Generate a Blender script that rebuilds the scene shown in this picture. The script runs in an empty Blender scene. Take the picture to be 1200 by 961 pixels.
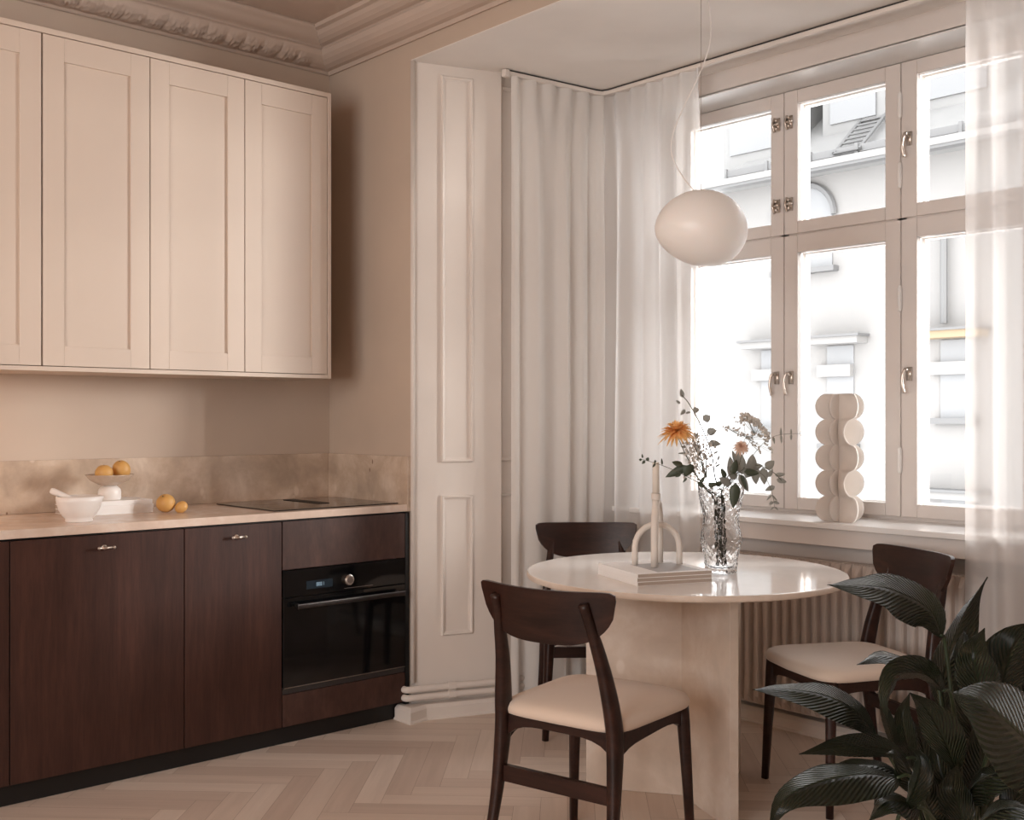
import bpy, bmesh, math, random
from mathutils import Vector, Matrix, Euler, noise
random.seed(7)
C = bpy.context.scene.collection
PI = math.pi
S = bpy.context.scene

# ------------------------------------------------------------------ camera
YAW = math.atan(1430 / 1293.)
F = Vector((-math.sin(YAW), math.cos(YAW), 0)); R = Vector((math.cos(YAW), math.sin(YAW), 0)); U = Vector((0, 0, 1))
CAM = Vector((0, 0, 1.27))
cd = bpy.data.cameras.new('camera'); cam = bpy.data.objects.new('camera', cd); C.objects.link(cam)
cam.location = CAM; cam.rotation_euler = (PI / 2, 0, YAW)
cd.sensor_width = 36; cd.sensor_fit = 'HORIZONTAL'; cd.lens = 36 * 1293 / 1200.; cd.shift_y = 9.5 / 1200; cd.clip_start = .05; cd.clip_end = 200
S.camera = cam

def at(px, py, Z):      # a point in the room seen at (px, py) at depth Z
    return CAM + Z * (F + R * ((px - 600) / 1293.) + U * ((490 - py) / 1293.))
def cw(x, Z, z=0):      # camera-relative floor position -> world
    p = F * Z + R * x; return Vector((p.x, p.y, z))

# ------------------------------------------------------------------ materials
def mat(name, col=(.8, .8, .8), rough=.5, metal=0, spec=.5, **kw):
    m = bpy.data.materials.new(name); m.use_nodes = True
    b = m.node_tree.nodes['Principled BSDF']
    b.inputs['Base Color'].default_value = (*col, 1); b.inputs['Roughness'].default_value = rough
    b.inputs['Metallic'].default_value = metal; b.inputs['Specular IOR Level'].default_value = spec
    for k, v in kw.items(): b.inputs[k].default_value = v
    return m
def nodes(m): return m.node_tree.nodes, m.node_tree.links, m.node_tree.nodes['Principled BSDF']
def coords(m, scale=(1, 1, 1), kind='Object', rot=(0, 0, 0)):
    n, l, b = nodes(m)
    tc = n.new('ShaderNodeTexCoord'); mp = n.new('ShaderNodeMapping'); mp.inputs['Scale'].default_value = scale; mp.inputs['Rotation'].default_value = rot
    l.new(tc.outputs[kind], mp.inputs['Vector']); return mp.outputs['Vector']
def ramp(m, fac, stops):
    n, l, b = nodes(m); r = n.new('ShaderNodeValToRGB'); e = r.color_ramp.elements
    while len(e) < len(stops): e.new(.5)
    for el, (p, c) in zip(e, stops): el.position = p; el.color = (*c, 1)
    l.new(fac, r.inputs['Fac']); return r.outputs['Color']
def noise_tex(m, vec, scale, detail=4, rough=.55, dist=0):
    n, l, b = nodes(m); t = n.new('ShaderNodeTexNoise'); t.inputs['Scale'].default_value = scale; t.inputs['Detail'].default_value = detail
    t.inputs['Roughness'].default_value = rough; t.inputs['Distortion'].default_value = dist; l.new(vec, t.inputs['Vector']); return t.outputs['Fac']
def mixc(m, fac, a, b_, mode='MIX'):
    n, l, b = nodes(m); x = n.new('ShaderNodeMix'); x.data_type = 'RGBA'; x.blend_type = mode
    for s, v in ((x.inputs[0], fac), (x.inputs[6], a), (x.inputs[7], b_)):
        if hasattr(v, 'type') or hasattr(v, 'links'): l.new(v, s)
        elif isinstance(v, tuple): s.default_value = (*v, 1)
        else: s.default_value = v
    return x.outputs[2]
def bump(m, h, strength=.2, dist=.01):
    n, l, b = nodes(m); x = n.new('ShaderNodeBump'); x.inputs['Strength'].default_value = strength; x.inputs['Distance'].default_value = dist
    l.new(h, x.inputs['Height']); l.new(x.outputs['Normal'], b.inputs['Normal'])
def setc(m, c): n, l, b = nodes(m); l.new(c, b.inputs['Base Color'])

def painted(name, col, rough=.6, var=.04, bs=.05):
    m = mat(name, col, rough, spec=.3); v = coords(m)
    f = noise_tex(m, v, 2.5, 3); c = ramp(m, f, [(.3, tuple(x * (1 - var) for x in col)), (.7, tuple(min(1, x * (1 + var)) for x in col))])
    setc(m, c); bump(m, noise_tex(m, v, 120, 2), bs, .002); return m
M = {}
M['wall'] = painted('wall_paint', (.545, .445, .365), .7)
M['ceiling'] = painted('ceiling_paint', (.55, .45, .385), .8)
M['alcove'] = painted('alcove_ceiling_paint', (.80, .76, .72), .8)
M['trim'] = painted('trim_paint', (.75, .69, .64), .45)
M['winpaint'] = painted('window_paint', (.70, .645, .61), .4)
M['sillwhite'] = painted('sill_paint', (.80, .78, .76), .3)
M['cab'] = painted('cabinet_lacquer', (.655, .555, .475), .42, .02, .02)
M['cabin'] = mat('cabinet_inside', (.3, .22, .17), .8)
M['black'] = mat('black_plinth', (.006, .005, .005), .5)
M['steel'] = mat('brushed_steel', (.75, .70, .66), .25, 1)
M['nickel'] = mat('aged_nickel', (.62, .55, .49), .28, 1)
M['radiator'] = painted('radiator_enamel', (.60, .525, .475), .35, .01, 0)
M['white_ceramic'] = mat('white_ceramic', (.80, .76, .73), .35)
M['matt_ceramic'] = mat('matt_ceramic', (.74, .68, .62), .65)
M['plaster'] = mat('sculpture_plaster', (.73, .67, .62), .6)
M['candle'] = mat('candle_wax', (.80, .74, .66), .5, **{'Subsurface Weight': .2, 'Subsurface Radius': (.01, .01, .01)})
M['paper'] = mat('paper_pages', (.46, .38, .32), .8)
M['cover'] = mat('book_cover', (.90, .89, .88), .45)
M['print'] = mat('printed_grey', (.42, .41, .41), .5)
M['cord'] = mat('cord_white', (.8, .77, .74), .5)
M['wire'] = mat('suspension_wire', (.45, .40, .36), .4, .8)
M['blackglass'] = mat('black_glass', (.004, .004, .0045), .06, 0, .6)
M['darkmetal'] = mat('dark_metal', (.07, .065, .065), .35, .6)
M['soil'] = mat('soil', (.03, .02, .015), .95)
M['pot'] = mat('pot_glaze', (.10, .085, .075), .6)
M['petiole'] = mat('leaf_stalk', (.03, .045, .02), .4)
M['stem'] = mat('flower_stem', (.10, .10, .07), .6)
M['euc'] = mat('eucalyptus_leaf', (.27, .27, .235), .6)
M['eucdark'] = mat('dark_leaf', (.055, .07, .045), .5)
M['orange'] = mat('orange_peel', (.60, .33, .10), .5); bump(M['orange'], noise_tex(M['orange'], coords(M['orange']), 260, 2), .3, .001)
M['petal'] = mat('orange_petal', (.80, .42, .12), .6, **{'Subsurface Weight': .2, 'Subsurface Radius': (.01, .005, .002)})
M['peach'] = mat('peach_petal', (.66, .43, .33), .6)
M['umbel'] = mat('tiny_white_florets', (.48, .45, .41), .8)
M['sprig'] = mat('sprig_florets', (.36, .33, .30), .8)
M['lamp'] = mat('opal_glass', (.93, .90, .87), .35, **{'Subsurface Weight': .25, 'Subsurface Radius': (.05, .04, .035)})

# dark stained oak (vertical grain, object space)
def oak(name, dark, light, scale, rough=.42, rot=(0, 0, 0)):
    m = mat(name, dark, rough, spec=.35); v = coords(m, scale, rot=rot)
    f = noise_tex(m, v, 1, 8, .65, .6); g = noise_tex(m, coords(m, tuple(s * 5 for s in scale), rot=rot), 1, 4, .7)
    c1 = ramp(m, f, [(.3, dark), (.55, tuple((a + b) / 2 for a, b in zip(dark, light))), (.75, light)])
    c2 = ramp(m, g, [(.35, (.55, .55, .55)), (.6, (1, 1, 1))])
    setc(m, mixc(m, .6, c1, c2, 'MULTIPLY')); bump(m, g, .12, .002); return m
M['oak'] = oak('dark_oak_veneer', (.034, .0135, .010), (.078, .032, .023), (14, 14, 1.3))
M['oakh'] = oak('dark_oak_veneer_flame', (.044, .020, .015), (.098, .048, .037), (9, 9, 3.0))
M['chairwood'] = oak('chair_walnut_stain', (.014, .0052, .0038), (.055, .021, .014), (3, 22, 22), .36)

# fossil limestone
def stone(name, base, light, dark, rough, sc=1.0, amt=1.0):
    m = mat(name, base, rough, spec=.5); v = coords(m, (sc, sc, sc))
    f = noise_tex(m, v, 6, 6, .6, .25)
    c = ramp(m, f, [(.32, tuple(b * (1 - .22 * amt) for b in base)), (.5, base), (.68, light)])
    n, l, b = nodes(m)
    vo = n.new('ShaderNodeTexVoronoi'); vo.inputs['Scale'].default_value = 16; vo.distance = 'MINKOWSKI' if False else 'EUCLIDEAN'
    d = n.new('ShaderNodeMapping'); d.inputs['Scale'].default_value = (1, 1, .6); d.inputs['Rotation'].default_value = (.5, .3, .6); l.new(v, d.inputs['Vector'])
    l.new(d.outputs['Vector'], vo.inputs['Vector'])
    spots = ramp(m, vo.outputs['Distance'], [(.16, (1, 1, 1)), (.26, (0, 0, 0))])
    sel = ramp(m, noise_tex(m, v, 5, 2), [(.56, (0, 0, 0)), (.62, (1, 1, 1))])
    k = mixc(m, 1.0, spots, sel, 'MULTIPLY')
    c = mixc(m, k, c, light)
    vo2 = n.new('ShaderNodeTexVoronoi'); vo2.inputs['Scale'].default_value = 21; mp = n.new('ShaderNodeMapping'); mp.inputs['Location'].default_value = (3.1, 1.7, .4); mp.inputs['Scale'].default_value = (1.4, 1.4, .6)
    l.new(v, mp.inputs['Vector']); l.new(mp.outputs['Vector'], vo2.inputs['Vector'])
    s2 = ramp(m, vo2.outputs['Distance'], [(.10, (1, 1, 1)), (.15, (0, 0, 0))])
    sel2 = ramp(m, noise_tex(m, mp.outputs['Vector'], 3.7, 2), [(.60, (0, 0, 0)), (.64, (1, 1, 1))])
    c = mixc(m, mixc(m, 1.0, s2, sel2, 'MULTIPLY'), c, dark)
    setc(m, c); return m
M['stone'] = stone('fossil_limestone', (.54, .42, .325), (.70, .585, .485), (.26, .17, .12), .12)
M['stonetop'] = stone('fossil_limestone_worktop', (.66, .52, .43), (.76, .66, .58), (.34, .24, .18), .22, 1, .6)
M['tablestone'] = stone('table_limestone', (.68, .57, .48), (.78, .69, .61), (.30, .20, .14), .4, .9, .55)
M['tabletop'] = stone('table_limestone_polished', (.84, .80, .765), (.87, .84, .81), (.62, .54, .48), .09, .8, .25)

# floor
m = mat('whitewashed_oak_floor', (.55, .42, .33), .42, spec=.4); M['floor'] = m
n, l, b = nodes(m)
geo = n.new('ShaderNodeNewGeometry')
tone = ramp(m, geo.outputs['Random Per Island'], [(0, (.60, .48, .405)), (.5, (.68, .56, .475)), (1, (.78, .67, .585))])
uvv = coords(m, (1.5, 22, 1), 'UV')
gr = noise_tex(m, uvv, 1.2, 6, .6, .5)
setc(m, mixc(m, .5, tone, ramp(m, gr, [(.3, (.78, .76, .74)), (.65, (1, 1, 1))]), 'MULTIPLY')); bump(m, gr, .06, .002)

# upholstery
m = mat('cream_upholstery', (.70, .57, .47), .9, spec=.2); M['fabric'] = m
m.node_tree.nodes['Principled BSDF'].inputs['Sheen Weight'].default_value = .3
bump(m, noise_tex(m, coords(m), 600, 2), .25, .001)

# leaf (plant)
m = mat('peace_lily_leaf', (.018, .034, .012), .30, spec=.55); M['leaf'] = m
n, l, b = nodes(m)
uv = n.new('ShaderNodeTexCoord'); sep = n.new('ShaderNodeSeparateXYZ'); l.new(uv.outputs['UV'], sep.inputs[0])
def math_(m, op, a, b_=None):
    n, l, _ = nodes(m); x = n.new('ShaderNodeMath'); x.operation = op
    for i, v in enumerate((a, b_)):
        if v is None: continue
        if hasattr(v, 'links'): l.new(v, x.inputs[i])
        else: x.inputs[i].default_value = v
    return x.outputs[0]
ax = math_(m, 'ABSOLUTE', math_(m, 'SUBTRACT', sep.outputs['X'], .5))
ph = math_(m, 'ADD', math_(m, 'MULTIPLY', sep.outputs['Y'], 150.0), math_(m, 'MULTIPLY', ax, -75.0))
wv = math_(m, 'SINE', ph)
rib = math_(m, 'MULTIPLY', math_(m, 'MINIMUM', math_(m, 'MULTIPLY', ax, 8.0), 1.0), wv)
mid = math_(m, 'MULTIPLY', math_(m, 'MINIMUM', math_(m, 'MULTIPLY', ax, 18.0), 1.0), 1.5)
hh = math_(m, 'ADD', rib, mid)
bump(m, hh, 1.0, .010)
c = ramp(m, noise_tex(m, coords(m), 6, 3), [(.3, (.011, .018, .008)), (.7, (.030, .044, .017))]); setc(m, c)
b.inputs['Coat Weight'].default_value = .15; b.inputs['Coat Roughness'].default_value = .2

# sheer curtain
def sheer(name, col, transp, trans):
    m = bpy.data.materials.new(name); m.use_nodes = True; n = m.node_tree.nodes; l = m.node_tree.links; n.clear()
    o = n.new('ShaderNodeOutputMaterial'); d = n.new('ShaderNodeBsdfDiffuse'); t = n.new('ShaderNodeBsdfTranslucent'); tr = n.new('ShaderNodeBsdfTransparent')
    d.inputs['Color'].default_value = (*col, 1); t.inputs['Color'].default_value = (*col, 1)
    m1 = n.new('ShaderNodeMixShader'); m1.inputs[0].default_value = trans; m2 = n.new('ShaderNodeMixShader'); m2.inputs[0].default_value = transp
    l.new(d.outputs[0], m1.inputs[1]); l.new(t.outputs[0], m1.inputs[2]); l.new(m1.outputs[0], m2.inputs[1]); l.new(tr.outputs[0], m2.inputs[2]); l.new(m2.outputs[0], o.inputs[0])
    return m
M['curtain'] = sheer('sheer_linen', (.94, .915, .89), .14, .36)
M['curtain3'] = sheer('sheer_linen_window', (.93, .915, .90), .32, .58)
M['curtain2'] = sheer('sheer_linen_thin', (.80, .775, .76), .34, .35)

M['euc'] = sheer('eucalyptus_leaf', (.46, .45, .41), .08, .6)
M['petal'] = sheer('orange_petal', (.95, .62, .28), 0, .45)
M['peach'] = sheer('peach_petal', (.85, .66, .55), 0, .4)
M['umbel'] = sheer('tiny_white_florets', (.80, .77, .73), .1, .5)
M['sprig'] = sheer('sprig_florets', (.72, .69, .65), .1, .5)
# window pane: thin clear glass
m = bpy.data.materials.new('window_glass'); m.use_nodes = True; n = m.node_tree.nodes; l = m.node_tree.links; n.clear(); M['pane'] = m
o = n.new('ShaderNodeOutputMaterial'); tr = n.new('ShaderNodeBsdfTransparent'); gl = n.new('ShaderNodeBsdfGlossy'); gl.inputs['Roughness'].default_value = .01
fr = n.new('ShaderNodeFresnel'); fr.inputs[0].default_value = 1.3; mx = n.new('ShaderNodeMixShader')
tr.inputs['Color'].default_value = (.97, .97, .97, 1)
l.new(fr.outputs[0], mx.inputs[0]); l.new(tr.outputs[0], mx.inputs[1]); l.new(gl.outputs[0], mx.inputs[2]); l.new(mx.outputs[0], o.inputs[0])
M['vaseglass'] = mat('pressed_glass', (1, 1, 1), .02, 0, .5, **{'Transmission Weight': 1.0, 'IOR': 1.24})
vm = M['vaseglass']; n_, l_, b_ = nodes(vm); vv_ = n_.new('ShaderNodeTexVoronoi'); vv_.inputs['Scale'].default_value = 120; l_.new(coords(vm, (1, 1, .55)), vv_.inputs['Vector']); bump(vm, vv_.outputs['Distance'], .5, .003)
# exterior
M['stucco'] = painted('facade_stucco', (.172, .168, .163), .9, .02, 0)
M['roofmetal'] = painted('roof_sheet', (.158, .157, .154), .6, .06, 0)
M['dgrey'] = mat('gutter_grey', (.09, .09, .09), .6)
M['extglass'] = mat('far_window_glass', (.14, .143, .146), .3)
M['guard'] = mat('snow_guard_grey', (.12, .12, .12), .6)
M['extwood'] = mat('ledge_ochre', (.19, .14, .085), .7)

# ------------------------------------------------------------------ mesh helpers
def obj(name, bm, m, parent=None, smooth=False, bevel=0, autosm=None, subsurf=0, solid=0):
    me = bpy.data.meshes.new(name); bmesh.ops.recalc_face_normals(bm, faces=bm.faces)
    bm.to_mesh(me); bm.free()
    if m: me.materials.append(m)
    o = bpy.data.objects.new(name, me); C.objects.link(o)
    if parent: o.parent = parent
    if smooth or subsurf:
        for p in me.polygons: p.use_smooth = True
    if solid:
        k = o.modifiers.new('solidify', 'SOLIDIFY'); k.thickness = solid; k.offset = 0
    if bevel:
        k = o.modifiers.new('bevel', 'BEVEL'); k.width = bevel; k.segments = 2; k.limit_method = 'ANGLE'; k.angle_limit = math.radians(40)
        for p in me.polygons: p.use_smooth = True
        me.set_sharp_from_angle(angle=math.radians(35)) if False else None
        w = o.modifiers.new('wn', 'WEIGHTED_NORMAL')
    if subsurf:
        k = o.modifiers.new('sub', 'SUBSURF'); k.levels = subsurf; k.render_levels = subsurf
    return o
def BM(): return bmesh.new()
def box(bm, a, b):
    x0, y0, z0 = [min(p, q) for p, q in zip(a, b)]; x1, y1, z1 = [max(p, q) for p, q in zip(a, b)]
    v = [bm.verts.new(c) for c in ((x0, y0, z0), (x1, y0, z0), (x1, y1, z0), (x0, y1, z0), (x0, y0, z1), (x1, y0, z1), (x1, y1, z1), (x0, y1, z1))]
    for f in ((0, 3, 2, 1), (4, 5, 6, 7), (0, 1, 5, 4), (1, 2, 6, 5), (2, 3, 7, 6), (3, 0, 4, 7)): bm.faces.new([v[i] for i in f])
    return v
def prism(bm, pts, z0, z1):          # polygon in xy, extruded in z
    a = [bm.verts.new((x, y, z0)) for x, y in pts]; b_ = [bm.verts.new((x, y, z1)) for x, y in pts]
    bm.faces.new(a[::-1]); bm.faces.new(b_)
    for i in range(len(pts)):
        j = (i + 1) % len(pts); bm.faces.new((a[i], a[j], b_[j], b_[i]))
def lathe(bm, prof, seg=32, loc=(0, 0, 0), cap0=True, cap1=True, squash=None):
    rings = []
    for r, z in prof:
        rings.append([bm.verts.new((loc[0] + r * math.cos(2 * PI * i / seg), loc[1] + r * math.sin(2 * PI * i / seg), loc[2] + z)) for i in range(seg)])
    for a, b_ in zip(rings, rings[1:]):
        for i in range(seg): bm.faces.new((a[i], a[(i + 1) % seg], b_[(i + 1) % seg], b_[i]))
    if cap0: bm.faces.new(rings[0][::-1])
    if cap1: bm.faces.new(rings[-1])
    return rings
def frame_for(t, up):
    t = t.normalized(); s = t.cross(up)
    if s.length < 1e-5: s = t.cross(Vector((1, 0, 0)))
    s.normalize(); return s, s.cross(t).normalized()
def tube(bm, pts, rad, seg=10, up=Vector((0, 0, 1)), squash=1.0, power=2.0, caps=True):
    """pts list of points; rad: number, list, or list of (w, d) half sizes"""
    pts = [Vector(p) for p in pts]; n = len(pts); rings = []
    s = None
    for i, p in enumerate(pts):
        t = (pts[min(i + 1, n - 1)] - pts[max(i - 1, 0)])
        if s is None: s, u = frame_for(t, up)
        else:
            t.normalize(); s = (s - t * s.dot(t)).normalized(); u = s.cross(t).normalized()
        r = rad[i] if isinstance(rad, list) else rad
        w, d = r if isinstance(r, (list, tuple)) else (r, r * squash)
        ring = []
        for k in range(seg):
            a = 2 * PI * (k + .5) / seg; ca, sa = math.cos(a), math.sin(a)
            e = 2 / power
            x = math.copysign(abs(ca) ** e, ca) * w; y = math.copysign(abs(sa) ** e, sa) * d
            ring.append(bm.verts.new(p + s * x + u * y))
        rings.append(ring)
    for a, b_ in zip(rings, rings[1:]):
        for k in range(seg): bm.faces.new((a[k], a[(k + 1) % seg], b_[(k + 1) % seg], b_[k]))
    if caps: bm.faces.new(rings[0][::-1]); bm.faces.new(rings[-1])
def bez(p, n=12):   # Catmull-Rom through points
    p = [Vector(q) for q in p]; q = [2 * p[0] - p[1]] + p + [2 * p[-1] - p[-2]]; out = []
    for i in range(1, len(q) - 2):
        for k in range(n):
            t = k / n; a, b_, c, d = q[i - 1], q[i], q[i + 1], q[i + 2]
            out.append(.5 * ((2 * b_) + (c - a) * t + (2 * a - 5 * b_ + 4 * c - d) * t * t + (3 * b_ - a - 3 * c + d) * t ** 3))
    out.append(p[-1]); return out
def sphere(bm, c, r, seg=16, rings=10, sc=(1, 1, 1)):
    ma = Matrix.Translation(c) @ Matrix.Diagonal((r * sc[0], r * sc[1], r * sc[2], 1))
    bmesh.ops.create_uvsphere(bm, u_segments=seg, v_segments=rings, radius=1, matrix=ma)

def empty(name, loc=(0, 0, 0), rz=0):
    o = bpy.data.objects.new(name, None); C.objects.link(o); o.location = loc; o.rotation_euler = (0, 0, rz); o.empty_display_size = .1; return o
def tag(o, label, cat, group=None, kind=None):
    o['label'] = label; o['category'] = cat
    if group: o['group'] = group
    if kind: o['kind'] = kind
    return o
def struct(o): o['kind'] = 'structure'; return o

# ------------------------------------------------------------------ setting: floor, walls, ceilings
XL = -4.38; YE = 2.815; ZC = 3.0; ZA = 2.783; YW = 3.90; XR = 1.3; YR = -2.6
AX0 = -3.752; AX1 = -.69           # alcove mouth
bm = BM(); uvl = bm.loops.layers.uv.new('UVMap')
w = .088; L = w * 6; g = .0005
c45 = math.cos(PI / 4)
def plank(u0, v0, lu, lv):
    cx, cy = u0 + lu / 2, v0 + lv / 2
    X = (cx - cy) * c45; Y = (cx + cy) * c45
    if not (XL - .02 < X < XR + .02 and YR - .02 < Y < YW + .02): return
    if Y > YE + .35 and not (AX0 - .1 < X < AX1 + .1): return
    q = [(u0 + g, v0 + g), (u0 + lu - g, v0 + g), (u0 + lu - g, v0 + lv - g), (u0 + g, v0 + lv - g)]
    vs = [bm.verts.new(((a - b_) * c45, (a + b_) * c45, 0)) for a, b_ in q]
    f = bm.faces.new(vs)
    uvq = [(0, 0), (lu, 0), (lu, lv), (0, lv)] if lu > lv else [(0, 0), (0, lv * 0), (0, 0), (0, 0)]
    o = (random.random() * 20, random.random() * 20)
    for lp, (a, b_) in zip(f.loops, q):
        a -= u0; b_ -= v0
        if lu < lv: a, b_ = b_, a
        lp[uvl].uv = (a + o[0], b_ + o[1])
for k in range(-140, 150):
    for j in range(-14, 15):
        ox, oy = k * w + j * L, k * w - j * L
        plank(ox, oy, L, w); plank(ox + L, oy + w - L, w, L)
struct(obj('floor', bm, M['floor']))
bm = BM(); box(bm, (XL - .1, YR - .1, -.05), (XR + .1, YW + .1, -.004)); struct(obj('floor_base', bm, mat('floor_gap', (.30, .22, .17), .9)))

bm = BM(); box(bm, (XL - .15, YR, 0), (XL, YE + .15, ZC + .1)); struct(obj('wall_left', bm, M['wall']))
bm = BM(); box(bm, (XL, YE, 0), (AX0, YE + .22, ZC)); box(bm, (AX0, YE, ZA + .004), (AX1, YE + .22, ZC)); box(bm, (AX1, YE, 0), (XR, YE + .22, ZC)); struct(obj('wall_back', bm, M['wall']))
bm = BM(); box(bm, (XR, YR, 0), (XR + .15, YE + .15, ZC)); struct(obj('wall_right', bm, M['wall']))
bm = BM()   # unseen wall behind the camera, opening added to let fill light in
for a in (((XL, 0), (-2.2, ZC)), ((.6, 0), (XR, ZC)), ((-2.2, 0), (.6, .8)), ((-2.2, 2.5), (.6, ZC))):
    box(bm, (a[0][0], YR - .15, a[0][1]), (a[1][0], YR, a[1][1]))
struct(obj('wall_front', bm, M['wall']))
bm = BM(); box(bm, (XL - .15, YR - .15, ZC), (XR + .15, YE + .2, ZC + .12)); struct(obj('ceiling', bm, M['ceiling']))
bm = BM(); box(bm, (AX0 - .1, YE + .0006, ZA), (AX1 + .1, YW + .25, ZA + .1)); struct(obj('ceiling_alcove', bm, M['alcove']))
# alcove side walls
Dn = Vector((.345, .94)).normalized()
def rv(s, off=0):   # along the left splay, off = towards the alcove
    return (AX0 + Dn.x * s + Dn.y * off, YE + .02 + Dn.y * s - Dn.x * off)
SE = .395
def mirror(p): return (AX0 + AX1 - p[0], p[1])
leftpoly = [(AX0 + .0006, YE + .0008), rv(0), rv(SE), (rv(SE)[0] - .035, rv(SE)[1]), (-3.645, YW), (-3.9, YW), (-3.9, YE + .1), (AX0 + .0006, YE + .1)]
bm = BM(); prism(bm, leftpoly, 0, ZA); struct(obj('wall_alcove_left', bm, M['trim']))
bm = BM(); prism(bm, [mirror(p) for p in leftpoly], 0, ZA); struct(obj('wall_alcove_right', bm, M['trim']))
# corner bead
bm = BM(); tube(bm, [(AX0 + .006, YE + .006, .15), (AX0 + .006, YE + .006, ZA - .001)], .010, 10)
struct(obj('trim_1', bm, M['trim'], smooth=True))
# window wall (opening)
WX0, WX1, WZ0, WZ1 = -3.395, -1.10, .845, 2.693
bm = BM()
box(bm, (-3.9, YW, 0), (WX0, YW + .35, ZA)); box(bm, (WX1, YW, 0), (-.55, YW + .35, ZA))
box(bm, (WX0, YW, 0), (WX1, YW + .35, WZ0 - .02)); box(bm, (WX0, YW, WZ1), (WX1, YW + .35, ZA))
struct(obj('wall_window', bm, M['winpaint']))
bm = BM(); box(bm, (WX0 - .12, 3.765, .841), (WX1 + .12, 4.12, .863)); struct(obj('trim_2', bm, M['sillwhite'], bevel=.003))
o = bpy.data.objects['trim_2']; o.name = 'window_sill'
bm = BM(); box(bm, (WX0 - .1, 3.80, .77), (WX1 + .1, YW, .841)); struct(obj('trim_3', bm, M['winpaint'], bevel=.003))

# reveal panel mouldings
def moulding(name, P, s0, s1, z0, z1, wid=.020, h=.012):
    bm = BM(); prof = [(0, 0), (0, h * .55), (wid * .25, h), (wid * .55, h * .8), (wid * .7, h * .35), (wid, h * .25), (wid, 0)]
    loops = []
    for (d, hh) in prof:
        ring = []
        for (s, z) in ((s0 + d, z0 + d), (s1 - d, z0 + d), (s1 - d, z1 - d), (s0 + d, z1 - d)):
            x, y = P(s, hh); ring.append(bm.verts.new((x, y, z)))
        loops.append(ring)
    for a, b_ in zip(loops, loops[1:]):
        for i in range(4): bm.faces.new((a[i], a[(i + 1) % 4], b_[(i + 1) % 4], b_[i]))
    return struct(obj(name, bm, M['trim']))
def Pm(s, o): return rv(s, o)
moulding('trim_4', Pm, .118, .262, 1.080, 2.738); moulding('trim_5', Pm, .118, .262, .338, .938)
def P2(s, o): return (-3.649 + o + .004 * s, YE + .40 + s)
moulding('trim_6', P2, .01, .5, 1.080, 2.738); moulding('trim_7', P2, .01, .5, .338, .938)

# baseboards
def strip(path, z0, z1, name, thick=.05, flip=1):
    bm = BM(); n = len(path)
    out = []
    for i, p in enumerate(path):
        p = Vector(p); a = Vector(path[max(i - 1, 0)]); b_ = Vector(path[min(i + 1, n - 1)])
        d1 = (p - a).normalized() if i > 0 else (b_ - p).normalized(); d2 = (b_ - p).normalized() if i < n - 1 else d1
        n1 = Vector((d1.y, -d1.x)); n2 = Vector((d2.y, -d2.x)); nn = (n1 + n2).normalized(); k = 1 / max(.3, nn.dot(n1))
        out.append((p, nn * k * flip))
    prof = [(0, z0), (thick + .006, z0), (thick + .006, z0 + .006), (thick, z0 + .012), (thick, z1 - .014), (thick - .012, z1 - .002), (thick - .016, z1), (0, z1)]
    rings = [[bm.verts.new((p.x + o_.x * d, p.y + o_.y * d, z)) for d, z in prof] for p, o_ in out]
    for a, b_ in zip(rings, rings[1:]):
        for i in range(len(prof)): bm.faces.new((a[i], a[(i + 1) % len(prof)], b_[(i + 1) % len(prof)], b_[i]))
    bm.faces.new(rings[0]); bm.faces.new(rings[-1][::-1])
    return struct(obj(name, bm, M['trim']))
pth = [(AX0 - .02, YE), (AX0 + .001, YE), rv(0), rv(SE), (-3.63, YW)]
strip([(AX0 - .03, YE), (AX0 + .012, YE)] + [rv(.02), rv(SE)], 0, .062, 'baseboard_left', .062)
strip([(-3.64, 3.22), (-3.64, YW - .001), (AX1, YW - .001)], 0, .062, 'baseboard_window', .062)
strip([(AX1 + .02, YE), (XR, YE)], 0, .12, 'baseboard_back', .02)
# heating pipes running above the skirting
for (zz, nm, lb) in ((.092, 'heating_pipe', 'lower painted heating pipe running above the skirting'), (.127, 'heating_pipe', 'upper painted heating pipe running above the skirting')):
    bm = BM(); off = .034
    P = [(AX0 - .012, YE - off), rv(.0, off + .0), rv(.06, off), rv(.2, off), rv(.38, off), (-3.575, 3.3), (-3.575, 3.70), (-3.545, 3.82), (-3.4, 3.85), (-2.9, 3.85), (-1.2, 3.85), (-.9, 3.85)]
    P[1] = (AX0 + .022, YE - off + .006)
    tube(bm, bez([(x, y, zz) for x, y in P], 6), .0145, 10)
    t = obj(nm, bm, M['trim'], smooth=True); tag(t, lb, 'pipe', 'painted heating pipes above the skirting')
    bm = BM(); c = rv(.155, off); d = Dn
    tube(bm, [(c[0] - d.x * .016, c[1] - d.y * .016, zz), (c[0] + d.x * .016, c[1] + d.y * .016, zz)], .0185, 6)
    obj('coupling', bm, M['trim'], t)

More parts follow.
